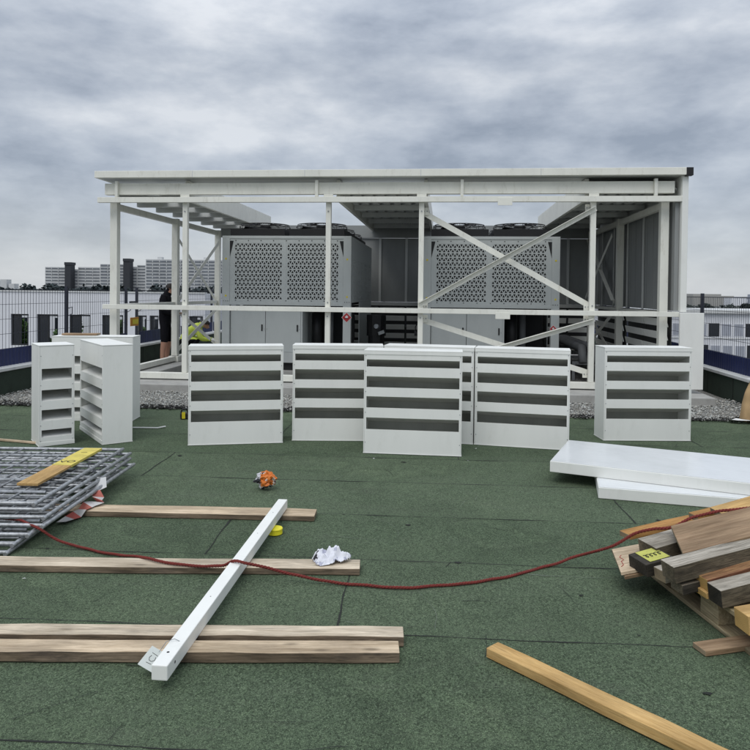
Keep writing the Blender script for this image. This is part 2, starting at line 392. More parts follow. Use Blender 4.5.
# gravel margin: bed sheet + loose pebbles
mb = MB(); mb.add([(-6.1, 8.98, .010), (4.70, 8.98, .010), (5.15, 21., .010), (-5.65, 21., .010)], [(0, 1, 2, 3)])
tag(mb.build('gravel_bed', M['gravelbed'], rot=(0, 0, RYAW)), kind='structure')
def pebbles():
    bm = bmesh.new(); bmesh.ops.create_icosphere(bm, subdivisions=1, radius=1.); base = [v.co.copy() for v in bm.verts]; fb = [[v.index for v in f.verts] for f in bm.faces]; bm.free()
    vs = []; fs = []; cols = []
    for k in range(27000):
        if k < 23500:
            y = 8.93 + 1.75 * R.random() ** .9; x = R.uniform(-6.39, 4.30) + .037 * y
        else:
            y = R.uniform(8.88, 9.12); x = R.uniform(-6.39, 4.30) + .037 * y
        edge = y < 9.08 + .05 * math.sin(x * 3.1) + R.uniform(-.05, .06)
        r = R.uniform(.006, .0145) * (1.2 if edge else 1.)
        sx, sy, sz = r * R.uniform(.8, 1.4), r * R.uniform(.8, 1.2), r * R.uniform(.55, .85)
        a = R.uniform(0, 6.28); ca, sa = math.cos(a), math.sin(a)
        z = .012 + sz * .7 + (R.uniform(0, .022) if y > 9.1 else R.uniform(0, .012))
        o = len(vs)
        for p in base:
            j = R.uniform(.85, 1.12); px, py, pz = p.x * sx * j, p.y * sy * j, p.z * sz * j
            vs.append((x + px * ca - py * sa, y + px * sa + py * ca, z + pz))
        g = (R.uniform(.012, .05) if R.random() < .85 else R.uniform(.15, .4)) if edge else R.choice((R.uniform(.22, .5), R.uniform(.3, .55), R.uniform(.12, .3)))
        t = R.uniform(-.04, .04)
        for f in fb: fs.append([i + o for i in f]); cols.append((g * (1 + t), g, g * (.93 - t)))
    me = bpy.data.meshes.new('gravel'); me.from_pydata(vs, [], fs); me.materials.append(M['pebble'])
    o = bpy.data.objects.new('gravel', me); C.objects.link(o); o.rotation_euler = (0, 0, RYAW)
    set_face_cols(o, cols); tag(o, kind='stuff')
pebbles()

# ------------------------------------------------------------------ parapets and fences
def parapet(name, p, q, label, t=.28, h=.42):
    p = Vector((*p, 0)); q = Vector((*q, 0)); d = q - p; L = d.length
    e = empty(name, p, math.atan2(d.y, d.x), label, 'parapet')
    one_box('wall', M['green_up'], e, 0, L, 0, t, -.3, h - .05)
    one_box('coping', M['coping'], e, -.02, L + .02, -.03, t + .03, h - .047, h, bevel=.006)
    mbj = MB(); x = .8
    while x < L:
        mbj.box(x, x + .012, -.006, 0, 0, h - .06); x += 1.0
    mbj.build('felt_lap', M['bitumen'], e)
    return e
# inner faces: left line through (-5.40, 9.95), right line through (5.36, 10.35), both along (0.1, 1)
LP = lambda y: (-5.42 + .1 * (y - 9.95), y)
RP = lambda y: (5.36 + .1 * (y - 10.35), y)
parapet('parapet_wall', LP(-3.), LP(24.), 'low dark green parapet wall with grey coping, behind the side-turned louvre panels')
parapet('parapet_wall', RP(24.), RP(-3.), 'low dark green parapet wall with grey coping, beside the concrete slab end and the tan sack')
parapet('parapet_wall', LP(24.), RP(24.), 'low dark green parapet wall across the far end, behind the plant enclosure')
def fence(p, q, posts, label, off=.16, z0=.42, ztoe=.68, ztop=1.57, extra=None):
    p = Vector((*p, 0)); q = Vector((*q, 0)); d = q - p; L = d.length
    e = empty('mesh_fence', p, math.atan2(d.y, d.x), label, 'fence')
    for x in posts:
        mb = MB(); mb.box(x - .024, x + .024, off - .024, off + .024, z0 - .02, ztop + .06); mb.build('post', M['wire'], e)
        mb = MB(); mb.tube([(x + .02, off - .03, ztop - .32), (x + .10, off - .05, ztop - .30), (x + .10, off - .05, ztop - .42), (x + .02, off - .03, ztop - .45)], .008, 5); mb.build('clip', M['wire'], e)
    for a, b_ in zip(posts[:-1], posts[1:]):
        if b_ - a < .6: continue
        a += .045; b_ -= .045
        mb = MB(); n = int((b_ - a) / .085)        # ribbed toe sheet
        vs = []; 
        for i in range(2 * n + 1):
            x = a + (b_ - a) * i / (2 * n); y = off - .04 + (.012 if i % 2 else 0.)
            vs += [(x, y, z0 + .005), (x, y, ztoe)]
        m2 = len(vs); vs += [(x_, y_ + .006, z_) for x_, y_, z_ in vs]
        fs = [(2 * i, 2 * i + 2, 2 * i + 3, 2 * i + 1) for i in range(2 * n)]
        fs += [tuple(j + m2 for j in f)[::-1] for f in fs]
        fs += [(2 * i + 1, 2 * i + 3, 2 * i + 3 + m2, 2 * i + 1 + m2) for i in range(2 * n)]
        mb.add(vs, fs); mb.build('toe_board', M['bluetoe'], e)
        mb = MB(); r = .0021; n = max(2, int((b_ - a) / .075))
        for i in range(n + 1):
            x = a + (b_ - a) * i / n; mb.box(x - r, x + r, off - r, off + r, z0 + .03, ztop)
        for k in range(5):
            z = ztop - .004 - k * .222; t = .006 if k in (0,) else .0028
            mb.box(a, b_, off + r, off + r + 2 * t, z - t, z + t)
        mb.build('mesh_panel', M['wire'], e)
    return e
def along(p, ys):
    return [(y - p[1]) * math.hypot(1, .1) for y in ys]
fl = fence(LP(-3.), LP(24.), along(LP(-3.), [-2.6, -.2, 2.2, 4.8, 7.2, 9.6, 12.0, 14.25, 14.75, 17.1, 19.5, 21.9, 23.9]), 'dark wire mesh fence with blue toe board on the parapet near the pale windowed building')
fr = fence(RP(24.), RP(-3.), [x for x in [27.135 - v for v in along(RP(-3.), [-2.6, -.2, 2.4, 4.8, 7.2, 9.6, 12.0, 14.4, 16.8, 19.2, 21.6, 23.9])[::-1]]], 'dark wire mesh fence with blue toe board on the parapet beside the tan sack')
Lb = (Vector(RP(24.)) - Vector(LP(24.))).length
fb = fence(LP(24.), RP(24.), [.2 + (Lb - .4) * i / 5 for i in range(6)], 'dark wire mesh fence with blue toe board across the far end of the roof')
# orange-yellow notice board hung between the doubled posts of the left fence
e = empty('notice_board', (*LP(14.5), .0), math.atan2(1, .1), 'small orange-yellow board hung on the doubled fence posts near the standing person', 'board')
one_box('board', M['orange'], e, -.19, .19, .085, .10, .82, 1.0, bevel=.004)
one_box('stripe', M['sticker'], e, -.10, .16, .08, .0845, .86, .96)
one_box('bracket', M['wire'], e, -.2, .2, .101, .115, 1.30, 1.34)

# ------------------------------------------------------------------ plant enclosure
O = (0., 10.82, 0.)
E = empty('plant_enclosure', O, YAW, 'cream steel frame enclosure with roof strips and X braces around two grey chillers', 'enclosure')
cr, wh = M['cream'], M['white']
def box(n, m, *a, bevel=.004): return one_box(n, m, E, *a, bevel=bevel)
for (u, v, top) in ((-4.33, .14, 3.09), (4.39, .14, 3.09), (-4.33, 2.72, 3.02), (-4.33, 5.33, 3.02), (4.38, 2.72, 3.02), (4.38, 5.28, 3.02)):
    box('column', cr, u - .06, u + .06, v - .06, v + .06, .255, top)
    box('foot_plate', cr, u - .10, u + .10, v - .10, v + .10, .142, .252)
for u in (-3.075, -.747, .713, 3.31):
    box('post', cr, u - .040, u + .040, -.04, .04, .256, 3.115)
    box('clamp', cr, u - .075, u + .075, -.052, -.042, 3.06, 3.12)
    for z in (1.2, 1.42, 2.85):
        mbk = MB(); mbk.cyl((u, -.052, z), (u, -.0405, z), .011, 8); mbk.build('bolt', M['galv'], E)
box('rail', cr, -4.51, 4.575, -.115, -.045, 2.985, 3.07)
box('rail', cr, -4.42, 4.56, -.105, -.045, 1.27, 1.345)
box('base_rail', cr, -4.45, 4.5, -.06, .06, .158, .253)
for u in (-3.9, -2.2, -.1, 1.6, 2.6, 4.1): box('rail_foot', M['galv'], u - .06, u + .06, -.05, .05, .1405, .157)
box('beam', cr, -4.42, 4.485, -.04, .06, 3.12, 3.30)
for u in (-4.20, -.93, 1.33, 4.2): box('bracket', cr, u - .024, u + .024, -.10, -.042, 3.075, 3.33)
box('soffit', M['roofsheet'], 3.26, 4.66, .423, 5.6, 3.372, 3.385)
box('fascia', cr, -4.52, 4.60, -.19, -.13, 3.37, 3.478)
box('fascia_return', cr, -4.52, -4.47, -.1295, 5.6, 3.37, 3.478)
for u in (-2.9, -1.1, .7, 2.5): box('joint_strip', M['coping'], u - .005, u + .005, -.1925, -.1902, 3.375, 3.473, bevel=0)
box('soffit', M['roofsheet'], -4.465, 4.66, -.128, .42, 3.372, 3.385)
box('end_cap', M['black'], 4.603, 4.70, -.19, -.09, 3.36, 3.478)
# plates hung on the rails of the braced bay
box('plate', cr, 1.87, 2.09, -.123, -.1165, 2.93, 3.05); box('plate', cr, 1.86, 2.08, -.112, -.1065, 1.20, 1.30)
# X bracing in the front bay: flat bar one way, angle section the other
def brace(p, q, w=.07, angle=False, off=(0, 0, 0)):
    mb = MB(); mb.bar(p, q, .008, w, up=(0, 0, 1))
    if angle:
        d = (Vector(q) - Vector(p)).normalized(); n = Vector((0, 1, 0)) if abs(d.y) < .5 else Vector((1, 0, 0))
        up = n.cross(d); up = up if up.z > 0 else -up
        a = Vector(p) + up * (w / 2 - .004) - n * .036; b_ = Vector(q) + up * (w / 2 - .004) - n * .036
        mb.bar(a, b_, .06, .008, up=up)
    return mb.build('brace', cr, E)
brace((.74, .075, 2.84), (3.29, .075, 1.42), .085); brace((.70, -.05, 1.40), (3.34, -.05, 2.89), .075, True)
brace((.73, .075, 1.165), (3.29, .075, .39), .085); brace((.73, -.05, .385), (3.33, -.05, 1.19), .075, True)
for u, z, su, sz in ((.713, 2.84, 1, -1), (3.31, 1.42, -1, 1), (.713, 1.40, 1, 1), (3.31, 2.89, -1, -1), (.713, 1.165, 1, -1), (3.31, .39, -1, 1), (.713, .385, 1, 1), (3.31, 1.19, -1, -1)):
    a0, a1 = sorted((u + su * .005, u + su * .11)); b0, b1 = sorted((z + sz * .04, z - sz * .075))
    g_ = box('gusset_plate', cr, a0, a1, .044, .050, b0, b1, bevel=.002)
    for kk in (.04, .085):
        q = MB(); q.cyl((u + su * kk, .034, z - sz * .02), (u + su * kk, .0435, z - sz * .02), .010, 6); q.build('bolt', M['galv'], g_)
# left side frame
box('side_rail', cr, -4.37, -4.31, .21, 5.26, 1.275, 1.345); box('side_rail', cr, -4.38, -4.29, .21, 5.26, 2.90, 3.0)
box('base_rail', cr, -4.38, -4.28, .25, 5.22, .16, .252)
ux = -4.28
brace((ux, 2.80, 1.40), (ux, 5.24, 2.72), .09); brace((ux - .10, 2.80, 2.74), (ux - .10, 5.24, 1.40), .07)
brace((ux, 2.70, .36), (ux, 5.2, 1.18), .09); brace((ux - .10, 2.75, 1.22), (ux - .10, 5.3, .32), .08)
# right side frame and wall
for v0, v1 in ((.205, 2.655), (2.785, 5.215)):
    box('side_rail', cr, 4.34, 4.42, v0, v1, 2.90, 3.0); box('side_rail', cr, 4.36, 4.41, v0, v1, 1.28, 1.34)
box('base_rail', cr, 4.33, 4.43, .25, 5.2, .16, .252)
ux = 4.31
brace((ux, 2.80, 1.45), (ux, 5.2, 2.8), .08, True); brace((ux - .06, 2.80, 2.72), (ux - .06, 5.2, 1.5), .08)
brace((ux, 2.75, .36), (ux, 5.2, 1.18), .08); brace((ux - .06, 2.75, 1.2), (ux - .06, 5.2, .36), .08)
v = -.03; wid = [.55, 1.03, 1.03, 1.03, 1.03, .85]
for i, w in enumerate(wid):
    mb = MB(); mb.box(4.50, 4.56, v, v + w - .004, 1.36, 3.03)
    for k in range(3): mb.box(4.494, 4.4995, v + w * (k + .5) / 3 - .01, v + w * (k + .5) / 3 + .01, 1.37, 3.02)
    mb.build('wall_panel', M['wallsheet'], E)
    one_box('cover_strip', M['roofsheet'], E, 4.475, 4.4935, v + w - .035, v + w + .03, 1.345, 3.04)
    one_box('outer_sheet', wh, E, 4.565, 4.66, v - .06 if i == 0 else v, v + w - .003, 1.36, 3.3705)
    v += w
for v0, v1 in ((.22, 1.45), (1.5, 2.62), (2.82, 4.0), (4.05, 5.2)):
    box('slat_shade_sheet', M['coil'], 4.535, 4.555, v0 - .02, v1 + .02, .256, 1.343, bevel=0)  # dark sheet added to paint the shade between the slats
    for k in range(5):
        z = .34 + k * .205
        mb = MB(); mb.bar((4.49, v0, z), (4.49, v1, z), .012, .12, up=(-.25, 0, 1)); mb.build('louvre_slat', wh, E)
box('corner_panel', wh, 4.555, 4.90, -.16, -.115, .20, 1.335)
box('corner_panel', wh, 4.57, 4.66, -.112, -.095, 1.345, 3.355)
# back wall
u = -2.9
for w in (.62, .62, .62, .605, .62, .62, .62, .62, .62, .62, .62, .47):
    mb = MB(); mb.box(u, u + w - .004, 5.50, 5.54, 1.36, 2.86)
    mb.build('wall_panel', M['wallsheet'], E)
    one_box('cover_strip', M['roofsheet'], E, u + w - .03, u + w + .025, 5.470, 5.498, 1.36, 2.86)
    for k in range(5):
        z = .36 + k * .205
        mb = MB(); mb.bar((u + .02, 5.46, z), (u + w - .03, 5.46, z), .012, .12, up=(0, -.25, 1)); mb.build('louvre_slat', wh, E)
    box('slat_shade_sheet', M['coil'], u, u + w - .002, 5.505, 5.525, .20, 1.356, bevel=0)  # shaded gaps of the back wall slats, painted as a dark sheet
    u += w
box('beam', M['wallsheet'], -4.3, 4.45, 5.44, 5.53, 2.865, 3.157); box('rail', M['roofsheet'], -2.9, 4.4, 5.425, 5.467, 1.27, 1.35)
# roof strips (front to back) leaving the openings over the chillers free
def strip(u0, u1, v0=.075, v1=5.6, z=3.16):
    mb = MB(); n = max(2, int((u1 - u0) / .17)); prof = []
    for i in range(n):
        a = u0 + (u1 - u0) * i / n; w = (u1 - u0) / n
        prof += [(a, z), (a + w * .55, z), (a + w * .62, z + .035), (a + w * .93, z + .035)]
    prof.append((u1, z)); vs = []
    for (x, zz) in prof: vs += [(x, v0, zz), (x, v1, zz), (x, v0, z + .055), (x, v1, z + .055)]
    fs = []
    L = len(prof)
    for i in range(L - 1):
        a, b_ = 4 * i, 4 * i + 4
        fs += [(a, b_, b_ + 1, a + 1), (a + 2, a + 3, b_ + 3, b_ + 2), (a, a + 2, b_ + 2, b_), (a + 1, b_ + 1, b_ + 3, a + 3)]
    fs += [(0, 1, 3, 2), (4 * L - 4, 4 * L - 2, 4 * L - 1, 4 * L - 3)]
    mb.add(vs, fs); return mb.build('roof_panel', M['roofsheet'], E)
strip(-4.46, -3.86); strip(-3.67, -3.12); strip(-.58, .74); strip(3.26, 4.55)
for u0, u1 in ((-3.115, -3.06), (-.64, -.585), (.745, .80), (3.20, 3.255)): box('edge_beam', cr, u0, u1, .075, 5.42, 3.03, 3.36)
for k in range(7): box('cross_member', M['roofsheet'], -4.44, -3.13, .35 + k * .82, .47 + k * .82, 3.07, 3.157)
for k in range(5): box('cross_member', M['roofsheet'], -.56, .72, .5 + k * 1.15, .6 + k * 1.15, 3.07, 3.157)
for k in range(5): box('cross_member', M['roofsheet'], 3.27, 4.53, .5 + k * 1.15, .6 + k * 1.15, 3.07, 3.157)

# concrete beams under it (each a loose kerb of its own)
def conc(u0, u1, v0, v1, h, label):
    o = one_box('concrete_beam', M['concrete'], None, u0, u1, v0, v1, .0, h, bevel=.01)
    o.location = O; o.rotation_euler = (0, 0, YAW); tag(o, label, 'concrete beam')
conc(-4.9, 4.93, -.58, .24, .138, 'long grey concrete beam lying on gravel along the front of the enclosure')
conc(-4.75, -3.95, .25, 5.8, .1375, 'grey concrete beam under the open left side frame, near the standing person')
conc(3.95, 4.93, .25, 5.8, .1375, 'grey concrete beam under the louvred right wall of the enclosure')
conc(-2.95, -.5, 1.3, 4.9, .16, 'grey concrete plinth carrying the chiller on the left')
conc(.68, 3.1, 1.3, 4.9, .16, 'grey concrete plinth carrying the chiller on the right, behind the braces')
conc(-3.94, 3.94, 5.1, 5.8, .137, 'grey concrete beam along the back wall of the enclosure')

# ------------------------------------------------------------------ chillers
def tri_plate(mb, x0, x1, z0, z1, y, th=.004, a=.074, hgt=.078, k=.60):
    """sheet with triangular perforations: every cell a triangle frame round an open triangle"""
    nx = int(round((x1 - x0) / (a / 2))); a = 2 * (x1 - x0) / nx; nz = int(round((z1 - z0) / hgt)); hgt = (z1 - z0) / nz
    for j in range(nz):
        za, zb = z0 + j * hgt, z0 + (j + 1) * hgt
        for i in range(-1, nx):
            xl = x0 + i * a / 2
            up = (i + j) % 2 == 0
            P = [(xl, za), (xl + a, za), (xl + a / 2, zb)] if up else [(xl, zb), (xl + a / 2, za), (xl + a, zb)]
            P = [(min(max(px, x0), x1), pz) for px, pz in P]
            cx = sum(p[0] for p in P) / 3; cz = sum(p[1] for p in P) / 3
            edge = i == -1 or i == nx - 1
            if edge:
                mb.add([(p[0], y, p[1]) for p in P], [(0, 1, 2)]); continue
            Q = [(cx + (p[0] - cx) * k, cz + (p[1] - cz) * k) for p in P]
            vs = [(p[0], y, p[1]) for p in P] + [(q[0], y, q[1]) for q in Q] + [(q[0], y + th, q[1]) for q in Q]
            fs = [(t, (t + 1) % 3, 3 + (t + 1) % 3, 3 + t) for t in range(3)] + [(3 + t, 3 + (t + 1) % 3, 6 + (t + 1) % 3, 6 + t) for t in range(3)]
            mb.add(vs, fs)
def chiller(name, u, label, sign_side, cab):
    W, D = 2.36, 3.45
    p = Matrix.Rotation(YAW, 4, 'Z') @ Vector((u, 1.42, 0)) + Vector(O)
    e = empty(name, p, YAW, label, 'chiller', 'chillers inside the enclosure')
    um = M['unit']
    bx = lambda n, m, *a, bevel=.003, par=e: one_box(n, m, par, *a, bevel=bevel)
    zb, zm, zt = .32, 1.33, 2.58
    for x0 in (0., W - .14):                       # corner legs with triangular gussets at the top
        for y0, y1 in ((0, .12), (D - .12, D)):
            g = MB(); g.grid_plate([x0, x0 + .14], [zb, zm - .06, zt - .05], set(), y0, y1)
            leg = g.build('corner_leg', um, e, .003)
        for z in (1.48, 2.15): bx('sticker', M['sticker'], x0 + .055, x0 + .085, -.003, -.0012, z, z + .03, bevel=0)
        for dx in (.03, .07, .11):
            q = MB(); q.cyl((x0 + dx, -.006, 1.40), (x0 + dx, .0, 1.40), .007, 6); q.build('bolt', M['black'], e)
    for x0, sg in ((.14, 1), (W - .14, -1)):       # dark wedge gap beside each leg at the top
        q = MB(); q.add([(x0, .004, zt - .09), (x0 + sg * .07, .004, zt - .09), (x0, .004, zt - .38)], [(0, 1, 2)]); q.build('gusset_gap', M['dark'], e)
    bx('top_rail', um, 0, W, 0, D, zt - .05, zt); bx('mid_rail', um, .14, W - .14, .0, .1, zm, zm + .06); bx('base_frame', um, 0, W, -.01, D, .30, .48)
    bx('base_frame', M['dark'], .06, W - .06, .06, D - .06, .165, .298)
    for fx in (.1, W - .22):
        for fy in (.02, 1.6, D - .2): bx('foot', M['black'], fx, fx + .12, fy, fy + .12, .161, .2985)
    bx('coil', M['coil'], .15, W - .15, .05, .09, zm + .062, zt - .052)
    x_a, x_b, x_c, x_d = .215, 1.12, 1.185, W - .215
    for xa, xb in ((x_a, x_b), (x_c, x_d)):
        q = MB(); tri_plate(q, xa, xb, 1.43, zt - .13, .012); q.build('grille', um, e)
    q = MB(); q.grid_plate([.141, x_a, x_b, x_c, x_d, W - .141], [zm + .061, 1.43, zt - .13, zt - .051], {(1, 1), (3, 1)}, .010, .018); fr_ = q.build('grille_frame', um, e)
    for i in range(9):
        for z in (zm + .085, zt - .085):
            q = MB(); xx = .25 + i * (W - .5) / 8; q.cyl((xx, .004, z), (xx, .0105, z), .009, 6); q.build('bolt', M['black'], fr_)
    c0, c1 = cab
    for a_, b_ in ((c0, (c0 + c1) / 2), ((c0 + c1) / 2, c1)):
        d = bx('cabinet_door', um, a_ + .004, b_ - .004, .05, .09, .485, zm - .012)
        one_box('handle', M['black'], d, b_ - .075, b_ - .05, .036, .0495, .86, .98, bevel=.004)
        for xx in (a_ + .025, b_ - .025):
            for zz in (.52, .9, zm - .05):
                q = MB(); q.cyl((xx, .045, zz), (xx, .0497, zz), .007, 6); q.build('screw', M['galv'], d)
    bx('cabinet_side', um, c1 - .002, c1 + .03, .055, 1.2, .485, zm - .012)
    # dark machine space behind the open part of the front
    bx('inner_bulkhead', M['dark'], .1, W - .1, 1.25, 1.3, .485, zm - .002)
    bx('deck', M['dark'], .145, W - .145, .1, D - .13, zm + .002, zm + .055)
    for k, (xx, yy, rr) in enumerate(((c1 + .2, .55, .09), (c1 + .42, .75, .06), (c1 + .30, 1.0, .05))):
        q = MB(); q.cyl((xx, yy, .485), (xx, yy, 1.2), rr, 12); q.build('compressor' if k == 0 else 'pipe', M['pipe'] if k else M['black'], e, smooth=True)
    # long sides: slotted sheet panels
    for x0, x1 in ((.0, .02), (W - .02, W)):
        ys = [.121]; n = 5; seg = (D - .25) / n
        for i in range(n):
            b0 = .121 + i * seg
            for j in range(3): ys += [b0 + seg * (.2 + j * .25), b0 + seg * (.2 + j * .25) + .05]
            if i < n - 1: ys.append(b0 + seg)
        ys.append(D - .121)
        zs = [zm + .06]
        for k in range(8): zs += [1.45 + k * .095, 1.45 + k * .095 + .06]
        zs.append(zt - .051)
        slots = {(i, k) for i in range(len(ys) - 1) for k in range(1, len(zs) - 1, 2) if abs(ys[i + 1] - ys[i] - .05) < 1e-4}
        q = MB(); q.grid_plate(ys, zs, slots, x0, x1, axis='x'); q.build('side_panel', um, e)
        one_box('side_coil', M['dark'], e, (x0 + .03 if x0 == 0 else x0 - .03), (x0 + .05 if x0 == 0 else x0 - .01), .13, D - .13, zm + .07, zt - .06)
        bx('side_sheet', um, x0 + .001, x1 - .001, 1.3, D - .121, .485, zm + .058)
    # fans
    for i in range(2):
        for j in range(3):
            cx, cy = W * (.27 + .46 * i), .58 + j * 1.14
            q = MB(); q.box(cx - .50, cx + .50, cy - .53, cy + .53, zt + .002, zt + .13); f = q.build('fan', M['black'], e)
            g = MB(); r0 = .46
            for rr, zz in ((.46, .14), (.475, .20), (.45, .245), (.30, .26), (.16, .264)):
                g.tube([(cx + rr * math.cos(t * math.pi / 14), cy + rr * math.sin(t * math.pi / 14), zt + zz) for t in range(28)], .006, 5, closed=True)
            for t in range(16):
                a = t * math.pi / 8; ca, sa = math.cos(a), math.sin(a)
                g.tube([(cx + .46 * ca, cy + .46 * sa, zt + .10), (cx + .475 * ca, cy + .475 * sa, zt + .20), (cx + .45 * ca, cy + .45 * sa, zt + .245), (cx + .30 * ca, cy + .30 * sa, zt + .26), (cx + .1 * ca, cy + .1 * sa, zt + .262)], .005, 4)
            g.build('fan_guard', M['black'], f)
            h = MB(); h.cyl((cx, cy, zt + .101), (cx, cy, zt + .22), .11, 12)
            for t in range(5):
                a = t * 2 * math.pi / 5
                h.bar((cx + .1 * math.cos(a), cy + .1 * math.sin(a), zt + .14), (cx + .42 * math.cos(a), cy + .42 * math.sin(a), zt + .16), .16, .012, up=(math.sin(a) * .5, -math.cos(a) * .5, 1))
            h.build('fan_blade', M['black'], f)
    # warning diamond
    sx, sz, s = (W - .072, 1.13, .085) if sign_side == 0 else (W - .10, .985, .06)
    for k, (ss, m, yy) in enumerate(((s * 1.08, M['signwhite'], -.002), (s, M['red'], -.0035))):
        q = MB(); pts = [(sx, sz - ss), (sx + ss, sz), (sx, sz + ss), (sx - ss, sz)]
        q.add([(x, yy, z) for x, z in pts] + [(x, yy + .0012, z) for x, z in pts], [(0, 1, 2, 3), (4, 7, 6, 5)] + [(i, (i + 1) % 4, 4 + (i + 1) % 4, 4 + i) for i in range(4)])
        if k == 0: sg = q.build('warning_sign', m, e)
        else: q.build('diamond', m, sg)
    q = MB(); fl_ = [(-.3, -.1), (-.34, .12), (-.12, .45), (-.08, .2), (.06, .62), (.18, .25), (.3, .38), (.34, .08), (.26, -.1)]
    q.add([(sx + a * s * .9, -.0048, sz + b_ * s * .9) for a, b_ in fl_], [tuple(range(len(fl_)))]); q.build('flame_symbol', M['signwhite'], sg)
    q = MB(); q.box(sx - .45 * s, sx + .45 * s, -.0047, -.0037, sz - .25 * s, sz - .15 * s); q.build('symbol_bar', M['ink'], sg)
    return e
chiller('chiller', -2.936, 'grey chiller unit with perforated front and black fans, left of the enclosure passage', 0, (.145, 1.45))
chiller('chiller', .703, 'grey chiller unit with perforated front and black fans, behind the crossed braces', 1, (.145, 1.40))
# pump in the passage between the chillers, and pipes behind the braces on the right
def loc_e(u, v): return Matrix.Rotation(YAW, 4, 'Z') @ Vector((u, v, 0)) + Vector(O)
e = empty('pump', loc_e(-.22, 2.5), YAW, 'black pump with pale flanges standing in the passage between the chillers', 'pump')
q = MB(); q.cyl((0, 0, .0), (0, 0, .75), .16, 14); q.cyl((0, 0, .75), (0, 0, 1.15), .19, 14); q.build('body', M['black'], e, smooth=False)
q = MB(); q.cyl((.02, -.25, .94), (.05, -.12, .92), .045, 12); q.build('flange', M['galv'], e)
q = MB(); q.bar((.06, -.22, .80), (.17, -.20, .84), .05, .06); q.build('flange', M['galv'], e)
q = MB(); q.cyl((-.15, .05, .45), (-.6, .3, .45), .06, 10); q.build('pipe', M['black'], e)
e = empty('valve_stand', loc_e(.55, 4.6), YAW, 'small dark valve on a thin stand near the back wall of the passage', 'valve')
q = MB(); q.cyl((0, 0, .0), (0, 0, .62), .035, 8); q.build('stand', M['pipe'], e)
q = MB(); q.cyl((-.12, 0, .68), (.12, 0, .68), .06, 10); q.build('valve', M['pipe'], e)
q = MB(); q.tube([(.1 * math.cos(t * .628), -.08, .80 + .1 * math.sin(t * .628)) for t in range(10)], .012, 5, closed=True); q.build('handwheel', M['black'], e)
e = empty('pipe_run', loc_e(3.55, 3.4), YAW, 'grey lagged pipes on supports inside the right wall, behind the lower brace', 'pipework')
for k, (x, z) in enumerate(((0, .62), (.2, .62), (.38, .45))):
    q = MB(); q.tube([(x, -1.6, z * .6), (x, -1.5, z), (x, 1.4, z), (x - .3, 1.5, z)], .075, 10); q.build('pipe', M['pipe'], e, smooth=True)
for y in (-1.2, .0, 1.2):
    q = MB(); q.box(-.12, .5, y - .03, y + .03, .30, .36); q.box(-.12, -.07, y - .03, y + .03, .0, .2995); q.box(.45, .5, y - .03, y + .03, .0, .2995); q.build('support', M['galv'], e)

# ------------------------------------------------------------------ louvre panels on the roof
def darken_inside(o, axis, sign):  # colours the inward faces darker to stand for shade inside the slots
    me = o.data; me.materials.append(M['inner_shade'])
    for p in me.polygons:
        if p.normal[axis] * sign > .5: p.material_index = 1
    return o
def louvre(name='louvre_panel', W=.96, H=1.0, D=.30):
    e = empty(name)
    side, th = .026, .010
    slots = [(.228, .345), (.442, .554), (.643, .752), (.846, .918)]
    zs = [0.]
    for a, b_ in slots: zs += [a, b_]
    zs.append(H)
    holes = {(1, k) for k in range(1, len(zs) - 1, 2)}
    q = MB(); q.grid_plate([th + .001, side, W - side, W - th - .001], zs, holes, 0, th); fs_ = darken_inside(q.build('front_sheet', wh, e), 1, 1)
    for zz in (.10, .395, .60, .80, .955):
        for xx in (th + .008, W - th - .008):
            q = MB(); q.cyl((xx, -.0022, zz), (xx, -.0002, zz), .0045, 8); q.build('rivet', M['galv'], fs_)
    one_box('lip', wh, fs_, -.002, W + .002, -.0045, -.0012, H - .032, H, bevel=.001)
    darken_inside(one_box('rear_sheet', wh, e, th + .001, W - th - .001, D - th, D, 0, H), 1, -1)
    one_box('bottom_sheet', wh, e, -.003, W + .003, -.004, D + .004, -.009, -.001, bevel=.002)
    for x0 in (0, W - th): one_box('side_sheet', wh, e, x0, x0 + th, -.001, D + .001, 0, H, bevel=.002)
    one_box('top_sheet', wh, e, -.003, W + .003, -.004, D + .004, H + .001, H + .009, bevel=.002)
    for a, b_ in slots:
        q = MB(); t = .006
        q.add([(side - .015, th + .001, b_ - .001), (W - side + .015, th + .001, b_ - .001), (W - side + .015, D - th - .001, b_ - .088), (side - .015, D - th - .001, b_ - .088),
               (side - .015, th + .001, b_ + t), (W - side + .015, th + .001, b_ + t), (W - side + .015, D - th - .001, b_ - .081), (side - .015, D - th - .001, b_ - .081)],
              [(0, 1, 2, 3), (7, 6, 5, 4), (0, 4, 5, 1), (1, 5, 6, 2), (2, 6, 7, 3), (3, 7, 4, 0)])
        darken_inside(q.build('blade', wh, e), 2, 1)
    return e
LG = 'white louvre panels standing on the roof'
proto = louvre()
used = [False]
def place(x0, y0, x1, y1, label, flip=False):
    """stand a panel with its front-left corner at x0,y0 and its front running to x1,y1"""
    e = proto if not used[0] else copy_tree(proto)
    used[0] = True
    a = math.atan2(y1 - y0, x1 - x0)
    if flip:      # standing on its head: the deep plain band is at the top and the blades slope up and back
        e.location = (x1, y1, 1.014); e.rotation_euler = (0, math.pi, a)
    else:
        e.location = (x0, y0, .014); e.rotation_euler = (0, 0, a)
    tag(e, label, 'louvre panel', LG); return e
place(-1.894, 7.02, -.949, 7.20, 'white louvred panel standing by itself between the side-turned panels and the middle cluster')
place(-.866, 7.312, .094, 7.335, 'white louvred panel tucked half behind the frontmost panel, to its left')
place(-.10, 6.785, .85, 6.68, 'white louvred panel standing furthest forward, overlapping its neighbours')
place(.105, 7.42, 1.04, 7.217, 'white louvred panel almost hidden behind the frontmost one, only a right strip showing')
